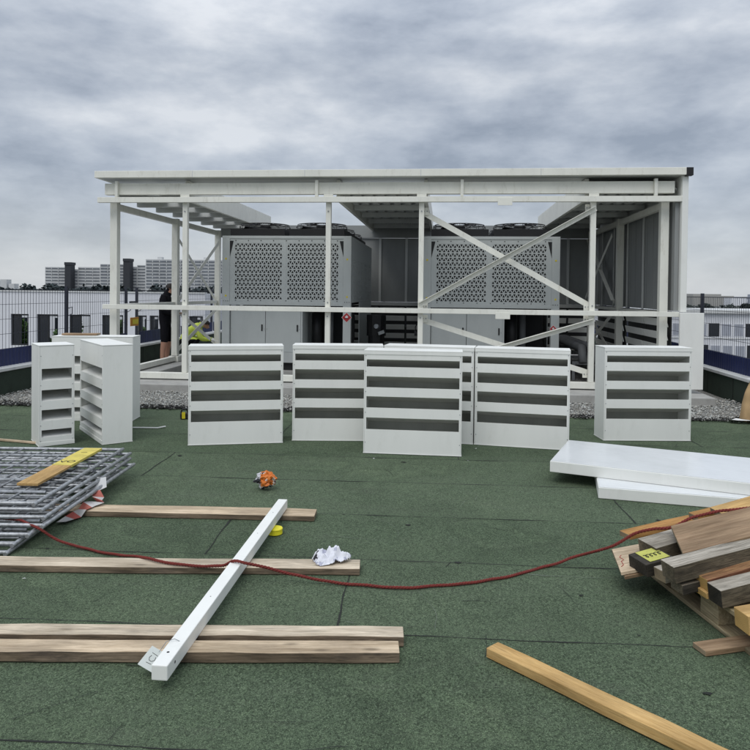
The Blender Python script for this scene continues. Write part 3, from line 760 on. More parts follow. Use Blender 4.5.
place(1.056, 7.217, 1.989, 6.99, 'white louvred panel next to the mostly hidden one, close to the stacked flat boxes')
place(2.504, 7.486, 3.50, 7.512, 'white louvred panel in front of the enclosure right corner, showing its side face')
place(-3.324, 7.785, -2.762, 7.005, 'white louvred panel turned nearly edge-on, its plain end towards the viewer', flip=True)
place(-3.87, 8.26, -2.91, 8.30, 'white louvred panel behind the side-turned pair, carrying a scrap of timber', flip=True)
# the narrow one
n_ = louvre('louvre_panel', .335, 1.0, .40)
tag(n_, 'narrow white louvred box with tray-like openings, nearest the left parapet', 'louvre panel', LG)
a = math.atan2(.19, .262)
n_.location = (-3.350 + .335 * math.cos(a), 6.88 + .335 * math.sin(a), 1.014); n_.rotation_euler = (0, math.pi, a)
# flat white boxes lying on the roof
def flat_box(p, dirv, L, W, H, z, label, tilt=0.):
    a = math.atan2(dirv[1], dirv[0])
    e = empty('cladding_panel', (*p, z), a, label, 'cladding panel', 'white cladding panels lying flat'); e.rotation_euler = (0, tilt, a)
    one_box('tray', wh, e, 0, L, 0, W, 0, H - .004, bevel=.004)
    mb = MB(); mb.box(.006, L - .006, .006, W - .006, H - .0035, H); mb.build('face_sheet', M['film'], e, .002)
    return e
def film():
    m = paint('filmed_white_sheet', (.69, .71, .715), .16, .04, 1.5, spec=.6)
    nt = m.node_tree; b = nt.nodes['Principled BSDF']
    v = coords(nt, (1.2, 26, 1)); n = N(nt, 'ShaderNodeTexNoise', Scale=1., Detail=3.); nt.links.new(v, n.inputs[0])
    bp = N(nt, 'ShaderNodeBump', Strength=.25, Distance=.004); nt.links.new(n.outputs[0], bp.inputs['Height']); nt.links.new(bp.outputs[0], b.inputs['Normal'])
    return m
M['film'] = film()
flat_box((1.76, 5.36), (.966, -.26), 2.3, .88, .09, .005, 'white flat cladding box lying on the green felt, underneath the other')
flat_box((1.49, 5.794), (.906, -.423), 2.4, .92, .095, .0965, 'white flat cladding box laid slanting on top of the other, reflecting the sky')
# ------------------------------------------------------------------ loose timber
def timber(name, mat, p, ang, L, W, T, z, label, cat='timber', group=None, jit=.0025, tilt=0., end=None, bev=.003, skew=0., edge=None):
    """board with its start-corner at p, running L along ang, W to its left, T thick, slightly bowed"""
    mb = MB(); n = max(2, int(L / .18)); ph = R.uniform(0, 9); vs = []
    for i in range(n + 1):
        x = L * i / n; bow = .004 * math.sin(x * 1.9 + ph); bz = .002 * (1 + math.sin(x * 1.3 + ph * 2)) * .5
        if i in (0, n): x += R.uniform(-.004, .004)
        for (y, zz) in ((0, 0), (W, 0), (W, T), (0, T)):
            vs.append((x + (skew * y / W if i == 0 else 0), y + bow + R.uniform(-jit, jit) * 1.3, zz + bz + (R.uniform(-jit, jit) * .8 if zz else 0)))
    fs = []
    for i in range(n):
        for k in range(4):
            fs.append((4 * i + k, 4 * i + (k + 1) % 4, 4 * i + 4 + (k + 1) % 4, 4 * i + 4 + k))
    fs += [(3, 2, 1, 0), tuple(4 * n + k for k in range(4))]
    mb.add(vs, fs); mb.mi[-2:] = [1, 1]
    if edge: mb.mi[:4 * n] = [2 if i % 4 == 3 else 0 for i in range(4 * n)]  # the front long side takes its own wood
    o = mb.build(name, [mat, end or M['w_ring']] + ([edge] if edge else []), None, bev, loc=(*p, z), rot=(0, tilt, ang)); tag(o, label, cat, group); return o
PG = 'planks lying across the green roof'
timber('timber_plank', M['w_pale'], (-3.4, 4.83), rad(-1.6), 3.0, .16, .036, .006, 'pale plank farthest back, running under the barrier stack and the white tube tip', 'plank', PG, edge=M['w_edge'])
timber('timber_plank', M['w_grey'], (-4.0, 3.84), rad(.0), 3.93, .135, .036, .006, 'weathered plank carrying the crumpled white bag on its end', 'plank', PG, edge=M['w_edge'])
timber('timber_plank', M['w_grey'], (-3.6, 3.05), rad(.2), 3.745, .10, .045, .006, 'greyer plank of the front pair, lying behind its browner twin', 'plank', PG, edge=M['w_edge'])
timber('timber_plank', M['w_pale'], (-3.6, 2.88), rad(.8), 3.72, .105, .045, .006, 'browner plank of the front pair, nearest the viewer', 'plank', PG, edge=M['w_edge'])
a = math.atan2(-.64, .6)
timber('timber_lath', M['w_fresh'], (.505, 2.985), a, 1.3, .085, .042, .006, 'clean yellow pine batten lying alone in the right foreground', 'batten')
timber('timber_scrap', M['w_brown'], (-3.80, 8.36), rad(4), .42, .14, .02, 1.026, 'short brown timber scrap lying on top of a louvre panel', 'timber scrap')
timber('timber_lath', M['w_pale'], (-4.3, 7.25), rad(-16), 1.0, .03, .02, .006, 'thin reddish lath on the felt behind the barrier stack', 'lath')
# white square tube across the planks
p0, p1 = Vector((-.836, 2.70, .083)), Vector((-.640, 4.89, .075)); d = p1 - p0
e = empty('steel_tube', p0, math.atan2(d.y, d.x), 'white square steel tube laid diagonally across the planks, with a tag', 'steel tube')
one_box('tube', M['tubewhite'] if 'tubewhite' in M else wh, e, 0, d.length, -.033, .033, -.031, .031, bevel=.004)
for x, y in ((.10, .004), (.62, .0), (1.05, .0), (1.5, 0.), (1.9, 0)):
    q = MB(); q.cyl((x, y, .0305), (x, y, .0316), .006 if x < .3 else .003, 10); q.build('hole', M['ink'], e)
q = MB(); q.cyl((.08, -.0325, .004), (.08, -.0337, .004), .006, 8); q.build('hole', M['ink'], e)
q = MB(); q.tube([(.19, -.01, .0315), (.19, .012, .040), (.17, .040, .036), (.13, .055, .012)], .0015, 5); q.build('tie_wire', M['galv'], e)
q = MB(); q.box(-.045, .045, -.036, .036, -.0008, .0008); tg = q.build('tag', M['tagm'], e, loc=(.13, .085, -.018), rot=(rad(20), rad(-26), rad(-22)))
q = MB(); q.tube([(.012, -.010, .0012), (.0, -.014, .0012), (-.010, -.006, .0012), (-.010, .006, .0012), (.0, .013, .0012), (.012, .010, .0012)], .0012, 4); q.tube([(.02, -.015, .0012), (.022, .016, .0012)], .0010, 4); q.tube([(-.02, -.012, .0012), (-.022, .012, .0012)], .0010, 4)
q.build('tag_print', M['ink'], tg)

# ------------------------------------------------------------------ stack of mesh barriers
def barrier():
    e = empty('mesh_barrier'); g = M['galv']; Lx, Ly, r = 2.5, 1.5, .0138
    for p, q in (((-Lx, 0, 0), (0, 0, 0)), ((-Lx, Ly, 0), (0, Ly, 0)), ((0, -.03, 0), (0, Ly + .03, 0)), ((-Lx, -.03, 0), (-Lx, Ly + .03, 0))):
        mb = MB(); mb.cyl(p, q, r, 12); ft = mb.build('frame_tube', g, e, .002); ft.data.polygons.foreach_set('use_smooth', [len(pp.vertices) == 4 for pp in ft.data.polygons])
    mb = MB()
    for k in range(1, 12): mb.cyl((-Lx * k / 12, r, .004), (-Lx * k / 12, Ly - r, .004), .0065, 6)
    for k in range(1, 8): mb.cyl((-Lx + r, Ly * k / 8, -.006), (-r, Ly * k / 8, -.006), .006, 6)
    mb.build('infill_mesh', g, e)
    for fy in (.16, .62, .84):
        mb = MB(); mb.cyl((-.05, Ly * fy, .002), (-Lx + .06, Ly * fy, .002), .011, 8); mb.build('middle_tube', g, e)
    mb = MB(); mb.cyl((-.18, Ly * .36, 0), (-Lx + .1, Ly * .36, 0), .013, 8); mb.build('middle_tube', g, e)
    return e
bp_ = barrier(); BG = 'galvanised mesh barriers in the stack'
lab = ['lowest galvanised mesh barrier of the stack, lying on the felt', 'galvanised mesh barrier second from the bottom of the stack', 'galvanised mesh barrier third from the bottom of the stack, above the tape',
       'galvanised mesh barrier in the middle of the stack of seven', 'galvanised mesh barrier third from the top of the stack', 'galvanised mesh barrier second from the top of the stack', 'topmost galvanised mesh barrier of the stack, under the yellow toe board']
offs = [(-2.17, 4.08, .6), (-2.155, 4.13, -.8), (-2.10, 4.20, .2), (-2.045, 4.27, -1.), (-2.065, 4.33, .3), (-2.105, 4.38, -.6), (-2.16, 4.40, 0.)]
for i, (x, y, a) in enumerate(offs):
    o = bp_ if i == 0 else copy_tree(bp_)
    o.location = (x, y, .022 + i * .0325); o.rotation_euler = (0, 0, rad(a)); tag(o, lab[i], 'barrier', BG)
ztop = .022 + 6 * .0325 + .0145
e = empty('toe_board', (-2.46, 4.74, ztop), rad(89), 'yellow-painted timber toe board lying on the topmost barrier', 'board')
mb = MB(); mb.box(0, .50, -.148, 0, .0, .018); mb.build('board', M['w_fresh'], e, .002)
mb = MB(); mb.box(.503, 1.07, -.150, .002, .0, .020); mb.build('painted_section', M['yellow'], e, .002)
text_mesh('lettering', 'VO', .085, M['ink'], e, Matrix.Translation((.60, -.075, .0212)) @ Matrix.Rotation(rad(-82), 4, 'Z'))
text_mesh('lettering', 'I', .07, M['ink'], e, Matrix.Translation((.90, -.075, .0212)) @ Matrix.Rotation(rad(8), 4, 'Z'))
# red and white tape dangling from the stack
def crumple(name, mat, pts, w, cols, label, cat):
    mb = MB(); n = len(pts); vs = []; cc = []
    for i, p in enumerate(pts):
        p = Vector(p); dd = (Vector(pts[min(i + 1, n - 1)]) - Vector(pts[max(i - 1, 0)])).normalized()
        s = dd.cross(Vector((R.uniform(-.4, .4), R.uniform(-.4, .4), 1))).normalized() * w / 2
        vs += [p - s, p + s + Vector((0, 0, R.uniform(0, .02)))]
    mb.add(vs, [(2 * i, 2 * i + 2, 2 * i + 3, 2 * i + 1) for i in range(n - 1)])
    o = mb.build(name, mat); set_face_cols(o, [cols[i % len(cols)] for i in range(len(o.data.polygons))])
    sd = o.modifiers.new('Solid', 'SOLIDIFY'); sd.thickness = .0015
    return tag(o, label, cat)
rw = [(.50, .50, .49), (.55, .53, .52), (.42, .13, .10), (.50, .49, .47), (.40, .10, .08)]
crumple('barrier_tape', M['tape'], [(-2.06, 5.20, .16), (-2.025, 5.12, .12), (-2.04, 5.04, .11), (-2.0, 5.01, .075), (-1.985, 4.94, .085), (-1.955, 4.93, .06), (-2.0, 4.90, .058), (-2.015, 4.85, .062), (-2.03, 4.80, .050), (-2.05, 4.76, .03), (-2.075, 4.70, .022), (-2.10, 4.62, .016)], .075, rw, 'crumpled red and white barrier tape hanging out of the barrier stack', 'tape')

# ------------------------------------------------------------------ pallet and the timber on it
ap = math.atan2(-.992, .118)
e = empty('wooden_pallet', (1.57, 3.93, .004), ap, 'weathered wooden pallet under the heap of timber offcuts', 'pallet')
PW = M['w_pallet']
def pbox(n, *a):
    return one_box(n, PW, e, *a, bevel=.003)
# local x: along the left edge towards the viewer (1.2 m), local y: into the pallet (0.8 m)
for y0 in (0., .35, .70): pbox('bottom_board', 0, 1.2, y0, y0 + .10, 0, .022)
for x0 in (0., .5275, 1.055):
    for y0 in (.0, .33, .66): pbox('block', x0, x0 + .145, y0 + .003, y0 + .143, .0225, .0995)
for x0 in (0., .5275, 1.055):
    mb = MB(); mb.box(0, .8, 0, .145, .100, .1215); mb.build('cross_board', PW, e, .002, loc=(x0 + .145, 0, 0), rot=(0, 0, math.pi / 2))
for y0, w in ((0., .145), (.19, .10), (.335, .145), (.51, .10), (.655, .145)): pbox('deck_board', 0, 1.2, y0, y0 + w, .122, .144)
TG = 'timber offcuts heaped on the pallet'
def off(n, m, p, L, W, T, z, label, ang=12., tilt=11., **kw): return timber(n, m, p, rad(ang), L, W, T, z, label, 'timber', TG, tilt=-rad(tilt), **kw)
timber('timber_beam', M['w_dark'], (2.20, 2.85), rad(97), 1.15, .10, .12, .148, 'dark crosswise beam propping up the heap from below on the pallet', 'timber', TG)
off('timber_board', M['w_brown'], (1.325, 3.60), .8, .30, .018, .098, 'wide brown board at the bottom of the heap, sticking out beyond the pallet corner', 8, 8, skew=.09)
o7 = off('timber_board', M['w_pale'], (1.310, 3.605), .9, .29, .018, .118, 'wide light board with a red crayon mark, just above the lowest board', 7, 8, skew=.09)
off('timber_board', M['w_orange'], (1.50, 3.985), 1.5, .085, .03, .17, 'long thin orange-brown board lying along the back of the heap', 24, 3)
o6 = off('timber_block', M['w_black'], (1.413, 3.523), .17, .15, .068, .142, 'short dark block with its top sprayed lime yellow', 15, 9, end=M['w_black'])
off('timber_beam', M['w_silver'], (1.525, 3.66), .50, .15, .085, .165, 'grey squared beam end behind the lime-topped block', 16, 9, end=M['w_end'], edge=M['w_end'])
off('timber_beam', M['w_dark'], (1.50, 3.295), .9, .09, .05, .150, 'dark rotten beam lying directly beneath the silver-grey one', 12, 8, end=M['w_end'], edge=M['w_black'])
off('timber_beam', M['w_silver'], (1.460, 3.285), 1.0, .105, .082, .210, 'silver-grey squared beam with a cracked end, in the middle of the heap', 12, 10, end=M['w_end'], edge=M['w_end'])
off('timber_board', M['w_fresh'], (1.595, 3.255), .9, .10, .032, .152, 'fresh yellow board just beneath the reddish barky beam', 11, 11, end=M['w_yend'])
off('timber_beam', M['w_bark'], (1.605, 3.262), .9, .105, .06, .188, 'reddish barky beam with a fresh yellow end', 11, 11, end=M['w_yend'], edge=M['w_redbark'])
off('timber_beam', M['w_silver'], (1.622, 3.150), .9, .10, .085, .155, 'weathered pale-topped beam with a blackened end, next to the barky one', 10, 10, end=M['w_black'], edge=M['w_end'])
off('timber_block', M['w_silver'], (1.475, 3.43), .16, .08, .06, .150, 'small grey block wedged between the lime-topped block and the silver-grey beam', 20, 6)
off('timber_beam', M['w_fresh'], (1.607, 2.905), .8, .10, .085, .150, 'fresh yellow beam end nearest the viewer on the pallet', 6, 6, end=M['w_yend'])
o1 = off('timber_board', M['w_brown'], (1.562, 3.43), 1.0, .33, .022, .285, 'wide brown grained board lying on top of the heap', 4, 13, skew=.11)
off('timber_board', M['w_fresh'], (2.02, 3.93), .7, .13, .03, .315, 'pale yellow board end on the very top at the back of the heap', 10, 13)
off('timber_board', M['w_orange'], (1.93, 4.06), .26, .07, .035, .255, 'short orange-brown batten piece behind the wide grained board', 20, 6)
timber('timber_scrap', M['w_brown'], (1.475, 3.01), rad(14), .5, .085, .024, .006, 'short plank scrap with dark pen marks on the felt beside the pallet', 'timber scrap')
# lime paint and pen marks
mb = MB(); mb.box(.040, .160, .012, .138, 0, .0012); lp = mb.build('paint_patch', M['lime'], o6, loc=(0, 0, .0715))
sc_ = MB(); pts = []
for i in range(46):
    t = i / 45; pts.append((.05 + .10 * t + .010 * math.sin(t * 26), .07 + .016 * math.cos(t * 26), .0022))
sc_.tube(pts, .002, 4); sc_.build('scribble', M['ink'], lp)
sc_ = MB(); sc_.tube([(.035, .06, .0195), (.055, .075, .0195), (.065, .12, .0195), (.085, .13, .0195), (.08, .17, .0195), (.10, .19, .0195)], .0022, 4); sc_.build('crayon_mark', M['redink'], o7)

# ------------------------------------------------------------------ rope
def rope(pts, label):
    pts = [Vector(p) for p in pts]
    out = []
    for i in range(len(pts) - 1):
        p0, p1, p2, p3 = pts[max(i - 1, 0)], pts[i], pts[i + 1], pts[min(i + 2, len(pts) - 1)]
        n = max(2, int((p2 - p1).length / .006))
        for k in range(n):
            t = k / n; out.append(.5 * ((2 * p1) + (p2 - p0) * t + (2 * p0 - 5 * p1 + 4 * p2 - p3) * t * t + (3 * p1 - p0 - 3 * p2 + p3) * t ** 3))
    out.append(pts[-1])
    for i, p in enumerate(out): out[i] = p + Vector((0, .004 * math.sin(i * .043) + .003 * math.sin(i * .117 + 1), .0012 * math.sin(i * .21)))
    mb = MB()
    for s in range(3):
        q = []; L = 0.
        for i, p in enumerate(out):
            d = (out[min(i + 1, len(out) - 1)] - out[max(i - 1, 0)]).normalized(); a = d.cross(Vector((0, 0, 1))).normalized(); b = a.cross(d)
            if i: L += (p - out[i - 1]).length
            ph = L / .055 * 2 * math.pi + s * 2.094; q.append(p + (a * math.cos(ph) + b * math.sin(ph)) * .0043)
        mb.tube(q, .0047, 5)
    o = mb.build('rope', M['rope'], smooth=True); return tag(o, label, 'rope')
rope([(-2.42, 4.36, .13), (-2.25, 4.33, .135), (-2.16, 4.28, .13), (-2.06, 4.235, .11), (-1.98, 4.26, .05), (-1.88, 4.245, .017), (-1.64, 4.13, .014), (-1.50, 4.065, .018), (-1.40, 4.01, .034), (-1.31, 3.95, .052), (-1.2, 3.89, .0535), (-.96, 3.835, .0535),
      (-.83, 3.79, .075), (-.755, 3.735, .122), (-.68, 3.70, .124), (-.61, 3.72, .10), (-.48, 3.75, .058), (-.36, 3.735, .038), (-.24, 3.73, .020), (-.12, 3.716, .014), (.15, 3.672, .013), (.42, 3.717, .013), (.71, 3.816, .013), (1.03, 3.99, .015),
      (1.20, 4.04, .05), (1.31, 3.95, .125), (1.40, 3.885, .195), (1.48, 3.85, .262), (1.56, 3.82, .295), (1.66, 3.79, .318), (1.78, 3.80, .368), (1.92, 3.80, .405), (2.1, 3.79, .43), (2.6, 3.8, .50)], 'dark red twisted rope running from the barrier stack over the planks to the pallet')

# ------------------------------------------------------------------ litter
def lump(name, mat, loc, size, cols, label, cat, seed, sub=3, amp=.35):
    rr = random.Random(seed); bm = bmesh.new(); bmesh.ops.create_icosphere(bm, subdivisions=sub, radius=1.)
    from mathutils import noise
    for v in bm.verts:
        n = noise.noise(v.co * 2.1 + Vector((seed, 0, 0))) + .6 * noise.noise(v.co * 5. + Vector((0, seed, 0)))
        v.co *= 1 + amp * n + rr.uniform(-.06, .06)
        v.co.x *= size[0]; v.co.y *= size[1]; v.co.z *= size[2]
    lo = min(v.co.z for v in bm.verts)
    for v in bm.verts: v.co.z -= lo
    me = bpy.data.meshes.new(name); bm.to_mesh(me); bm.free(); me.materials.append(mat)
    o = bpy.data.objects.new(name, me); C.objects.link(o); o.location = loc
    set_face_cols(o, [cols(p.center, rr) for p in me.polygons]); return tag(o, label, cat)
def wcol(c, rr):
    from mathutils import noise
    n = noise.noise(c * 22)
    if c.x < -.03 or c.z < .03: return (.5, .5, .52) if n > -.1 else (.03, .03, .035)
    return (.60, .17, .03) if n > -.25 else ((.62, .55, .48) if n > -.45 else (.05, .02, .02))
lump('snack_wrapper', M['wrapper'], (-.865, 5.50, .006), (.078, .06, .06), wcol, 'crumpled orange and silver snack wrapper on the felt behind the tube', 'wrapper', 3, 4, .42)
def bag():
    from mathutils import noise
    mb = MB(); n = 40; vs = []
    for i in range(n + 1):
        for j in range(n + 1):
            u, v = i / n - .5, j / n - .5; q = Vector((u * 5, v * 5, 1.3))
            r = max(abs(u), abs(v)) * 2
            z = .045 * (1 - r ** 2) + .055 * (noise.noise(q * 1.1) + .5) * (1 - .6 * r) + .022 * abs(noise.noise(q * 2.4)) + .010 * abs(noise.noise(q * 5.5)) - .012
            vs.append((u * .185 * (1 + .3 * noise.noise(q)), v * .125 * (1 + .3 * noise.noise(q + Vector((3, 1, 0)))), max(.003, z)))
    mb.add(vs, [(i * (n + 1) + j, (i + 1) * (n + 1) + j, (i + 1) * (n + 1) + j + 1, i * (n + 1) + j + 1) for i in range(n) for j in range(n)])
    o = mb.build('plastic_bag', M['cloth'], loc=(-.235, 3.955, .045), rot=(rad(-4), rad(-3), rad(20)))
    cols = []
    for p in o.data.polygons:
        nn = noise.noise(p.center * 30); cols.append((.025, .025, .03) if nn > .42 and p.center.y > 0 else ((.42, .43, .52) if nn < -.3 else (.70, .71, .76)))
    set_face_cols(o, cols); o.data.polygons.foreach_set('use_smooth', [True] * len(o.data.polygons)); sd = o.modifiers.new('Solid', 'SOLIDIFY'); sd.thickness = .001
    tag(o, 'crumpled white plastic bag lying on the end of a weathered plank', 'plastic bag')
bag()
e = empty('paint_cap', (-.640, 4.50, .006), 0, 'bright yellow round cap on the felt beside the white tube', 'cap')
q = MB(); q.cyl((0, 0, .0), (0, 0, .030), .050, 28, .048); q.cyl((0, 0, .0301), (0, 0, .038), .052, 28, .049); q.build('cap', M['cap'], e, .002)
e = empty('hand_tool', (-2.33, 8.47, .006), rad(20), 'small black and yellow tool standing on the felt edge by a louvre panel', 'tool')
q = MB(); q.box(-.05, .05, -.04, .04, 0, .075); q.build('body', M['black'], e, .012)
q = MB(); q.box(-.035, .005, -.043, -.0405, .01, .09); q.build('grip', M['sticker'], e)
q = MB(); q.tube([(-.04, 0, .0755), (-.03, 0, .115), (.02, 0, .125), (.045, 0, .0755)], .011, 6); q.build('handle', M['black'], e)
q = MB(); q.tube([(-2.75, 7.86, .014), (-2.6, 7.855, .016), (-2.47, 7.86, .014), (-2.40, 7.93, .018)], .009, 5); tag(q.build('plastic_strip', M['paper']), 'thin pale plastic strip lying on the felt beside the edge-on panel', 'strip')
for k, (x, y) in enumerate(((-2.95, 7.55), (-2.2, 7.2), (.0, 6.55), (1.05, 7.02), (-.95, 4.9), (-1.9, 3.75), (.9, 6.5))):
    q = MB(); q.add([(x + R.uniform(-.016, .016), y + R.uniform(-.012, .012), .008) for _ in range(3)] + [(x, y, .013)], [(0, 1, 3), (1, 2, 3), (2, 0, 3), (0, 2, 1)])
    tag(q.build('debris_chip', M['paper']), 'tiny pale chip of debris on the green felt', 'debris', 'pale debris chips')
def sack():
    from mathutils import noise
    mb = MB(); n, m = 18, 14; vs = []
    for j in range(m + 1):
        t = j / m; z = .50 * t
        for i in range(n):
            a = 2 * math.pi * i / n; w = .22 * (1 - .35 * t ** 3); d = .13 * (1 - .45 * t ** 2)
            c, s_ = math.cos(a), math.sin(a); k = .75 + .25 / max(abs(c), abs(s_), .7)
            jn = .022 * noise.noise(Vector((c * 2, s_ * 2, t * 5)))
            vs.append((w * c * k + jn + .05 * t, d * s_ * k + jn, z + .02 * noise.noise(Vector((c * 2, s_, 9))) * t))
    fs = [(j * n + i, j * n + (i + 1) % n, (j + 1) * n + (i + 1) % n, (j + 1) * n + i) for j in range(m) for i in range(n)]
    fs += [tuple(range(n))[::-1], tuple(range(m * n, (m + 1) * n))]
    mb.add(vs, fs); e = empty('paper_sack', (4.87, 8.74, .012), rad(8), 'upright tan paper sack on the gravel edge by the right parapet', 'sack')
    mb.build('bag', M['sack'], e, smooth=True)
    q = MB(); q.box(-.12, .20, -.04, .05, .505, .535); q.build('folded_top', M['paper'], e, .008)
sack()
crumple('paper_scrap', M['cloth'], [(4.46, 8.63, .035), (4.54, 8.60, .05), (4.62, 8.58, .045), (4.70, 8.56, .035)], .11, [(.72, .72, .70)], 'crumpled white paper scrap at the foot of the tan sack', 'paper')

# ------------------------------------------------------------------ people
def figure(name, joints, edges, radii, zone, mats, loc, rz, label):
    me = bpy.data.meshes.new(name); keys = list(joints); ix = {k: i for i, k in enumerate(keys)}
    me.from_pydata([joints[k] for k in keys], [(ix[a], ix[b]) for a, b in edges], [])
    o = bpy.data.objects.new(name, me); C.objects.link(o)
    sk = o.modifiers.new('Skin', 'SKIN'); sk.use_smooth_shade = True
    if not me.skin_vertices: me.skin_vertices.new()
    for k in keys:
        r = radii[k]; r = r if isinstance(r, tuple) else (r, r)
        me.skin_vertices[0].data[ix[k]].radius = r
        me.skin_vertices[0].data[ix[k]].use_root = (k == 'pelvis')
    su = o.modifiers.new('Sub', 'SUBSURF'); su.levels = 2; su.render_levels = 2
    bpy.context.view_layer.update()
    dg = bpy.context.evaluated_depsgraph_get()
    m2 = bpy.data.meshes.new_from_object(o.evaluated_get(dg)); o.modifiers.clear(); o.data = m2
    m2.materials.clear()
    for m in mats: m2.materials.append(m)
    for p in m2.polygons: p.material_index = zone(p.center); p.use_smooth = True
    o.location = loc; o.rotation_euler = (0, 0, rz); tag(o, label, 'person'); return o
def hand(J, Rr, Ed, side, w, d, down):
    """palm, four fingers and thumb from the wrist w pointing along d"""
    w = Vector(w); d = Vector(d).normalized(); s = d.cross(Vector(down)).normalized()
    J['palm' + side] = w + d * .06; Rr['palm' + side] = (.034, .020); Ed.append(('wrist' + side, 'palm' + side))
    for i, l in enumerate((.062, .075, .070, .055)):
        a, b = 'f%d%s' % (i, side), 'g%d%s' % (i, side); o = s * (.03 - .02 * i)
        J[a] = w + d * .10 + o; J[b] = w + d * (.10 + l) + o + Vector(down) * .025; Rr[a] = .009; Rr[b] = .0075; Ed += [('palm' + side, a), (a, b)]
    J['th' + side] = w + d * .06 + s * .05 + Vector(down) * .02; J['ti' + side] = w + d * .10 + s * .06 + Vector(down) * .035; Rr['th' + side] = .011; Rr['ti' + side] = .009; Ed += [('palm' + side, 'th' + side), ('th' + side, 'ti' + side)]
# standing person in profile, facing +X, head bowed, hands held in front of the waist
J = dict(pelvis=(0, 0, .93), belly=(.01, 0, 1.08), chest=(-.01, 0, 1.27), neckb=(.02, 0, 1.44), neck=(.06, 0, 1.51), head=(.12, 0, 1.565), crown=(.125, 0, 1.65), nose=(.215, 0, 1.51), jaw=(.16, 0, 1.49))
Rr = dict(pelvis=(.16, .145), belly=(.165, .15), chest=(.18, .155), neckb=(.13, .11), neck=.07, head=(.085, .09), crown=(.075, .08), nose=.014, jaw=(.04, .045))
Ed = [('pelvis', 'belly'), ('belly', 'chest'), ('chest', 'neckb'), ('neckb', 'neck'), ('neck', 'head'), ('head', 'crown'), ('head', 'nose'), ('head', 'jaw')]
for s, k in (('L', 1), ('R', -1)):
    J.update({'sh' + s: (.0, .19 * k, 1.39), 'el' + s: (-.02, .25 * k, 1.13), 'wrist' + s: (.22, .16 * k, 1.08), 'hip' + s: (.0, .095 * k, .88), 'kn' + s: (.03 + .03 * k, .11 * k, .49), 'cf' + s: (.0 + .03 * k, .11 * k, .33), 'an' + s: (-.01 + .03 * k, .11 * k, .09), 'toe' + s: (.15 + .03 * k, .125 * k, .035)})
    Rr.update({'sh' + s: .09, 'el' + s: .07, 'wrist' + s: .04, 'hip' + s: .105, 'kn' + s: .075, 'cf' + s: .056, 'an' + s: .042, 'toe' + s: (.045, .032)})
    Ed += [('chest', 'sh' + s), ('sh' + s, 'el' + s), ('el' + s, 'wrist' + s), ('pelvis', 'hip' + s), ('hip' + s, 'kn' + s), ('kn' + s, 'cf' + s), ('cf' + s, 'an' + s), ('an' + s, 'toe' + s)]
    hand(J, Rr, Ed, s, J['wrist' + s], (1, -.3 * k, .1), (0, 0, -1))
def zone1(c):
    if c.z > 1.50 and c.x > .075: return 1
    if c.z < .10: return 2
    if c.z < .50: return 1
    if c.x > .235 and 1.0 < c.z < 1.2: return 1
    return 0
px_, py_ = -4.33, 14.25
pe = figure('person', J, Ed, Rr, zone1, [M['cloth_black'], M['skin'], M['shoe']], (px_, py_, .02), rad(8), 'person in black top and knee-length black shorts, standing with bowed head left of the enclosure')
bm = bmesh.new(); bmesh.ops.create_uvsphere(bm, u_segments=20, v_segments=12, radius=1.)
bmesh.ops.delete(bm, geom=[v for v in bm.verts if v.co.z < -.15 + .45 * v.co.x], context='VERTS')
me = bpy.data.meshes.new('hair'); bm.to_mesh(me); bm.free(); me.materials.append(M['hair'])
h_ = bpy.data.objects.new('hair', me); C.objects.link(h_); h_.parent = pe; h_.location = (.110, 0, 1.595); h_.scale = (.115, .10, .108); h_.rotation_euler = (0, rad(30), 0)
h_.modifiers.new('S', 'SOLIDIFY').thickness = .06
# worker in hi-vis jacket crouching, bent forward to +X
J = dict(pelvis=(0, 0, .36), belly=(.10, 0, .50), chest=(.26, 0, .66), neckb=(.37, 0, .73), neck=(.42, 0, .735), head=(.50, 0, .72), crown=(.53, 0, .80), nose=(.60, 0, .66), jaw=(.55, 0, .655))
Rr = dict(pelvis=(.15, .15), belly=(.15, .15), chest=(.165, .15), neckb=(.10, .1), neck=.055, head=(.085, .09), crown=(.075, .075), nose=.014, jaw=(.04, .045))
Ed = [('pelvis', 'belly'), ('belly', 'chest'), ('chest', 'neckb'), ('neckb', 'neck'), ('neck', 'head'), ('head', 'crown'), ('head', 'nose'), ('head', 'jaw')]
for s, k in (('L', 1), ('R', -1)):
    J.update({'sh' + s: (.32, .2 * k, .66), 'el' + s: (.42, .27 * k, .42), 'wrist' + s: (.64, .18 * k, .38), 'hip' + s: (.0, .11 * k, .34), 'kn' + s: (.36, .2 * k, .40), 'an' + s: (.08, .17 * k, .09), 'toe' + s: (.24, .19 * k, .035)})
    Rr.update({'sh' + s: .085, 'el' + s: .065, 'wrist' + s: .04, 'hip' + s: .115, 'kn' + s: .08, 'an' + s: .05, 'toe' + s: (.045, .035)})
    Ed += [('chest', 'sh' + s), ('sh' + s, 'el' + s), ('el' + s, 'wrist' + s), ('pelvis', 'hip' + s), ('hip' + s, 'kn' + s), ('kn' + s, 'an' + s), ('an' + s, 'toe' + s)]
    hand(J, Rr, Ed, s, J['wrist' + s], (1, -.2 * k, -.1), (0, 0, -1))
def zone2(c):
    if c.x > .455 and c.z > .58: return 1
    if c.x > .65 and c.z > .25: return 3
    if c.z < .10: return 2
    if c.z < .36 or (c.z < .44 and abs(c.y) > .12 and c.x < .40 and c.z < .40): return 2
    return 0
w_ = figure('person', J, Ed, Rr, zone2, [M['hivis'], M['skin'], M['cloth_black'], M['signwhite']], (-4.52, 16.3, .03), rad(10), 'person in yellow hi-vis jacket and dark trousers crouching behind the left side braces')
bm = bmesh.new(); bmesh.ops.create_uvsphere(bm, u_segments=20, v_segments=12, radius=1.)
bmesh.ops.delete(bm, geom=[v for v in bm.verts if v.co.z < -.1 + .3 * v.co.x], context='VERTS')
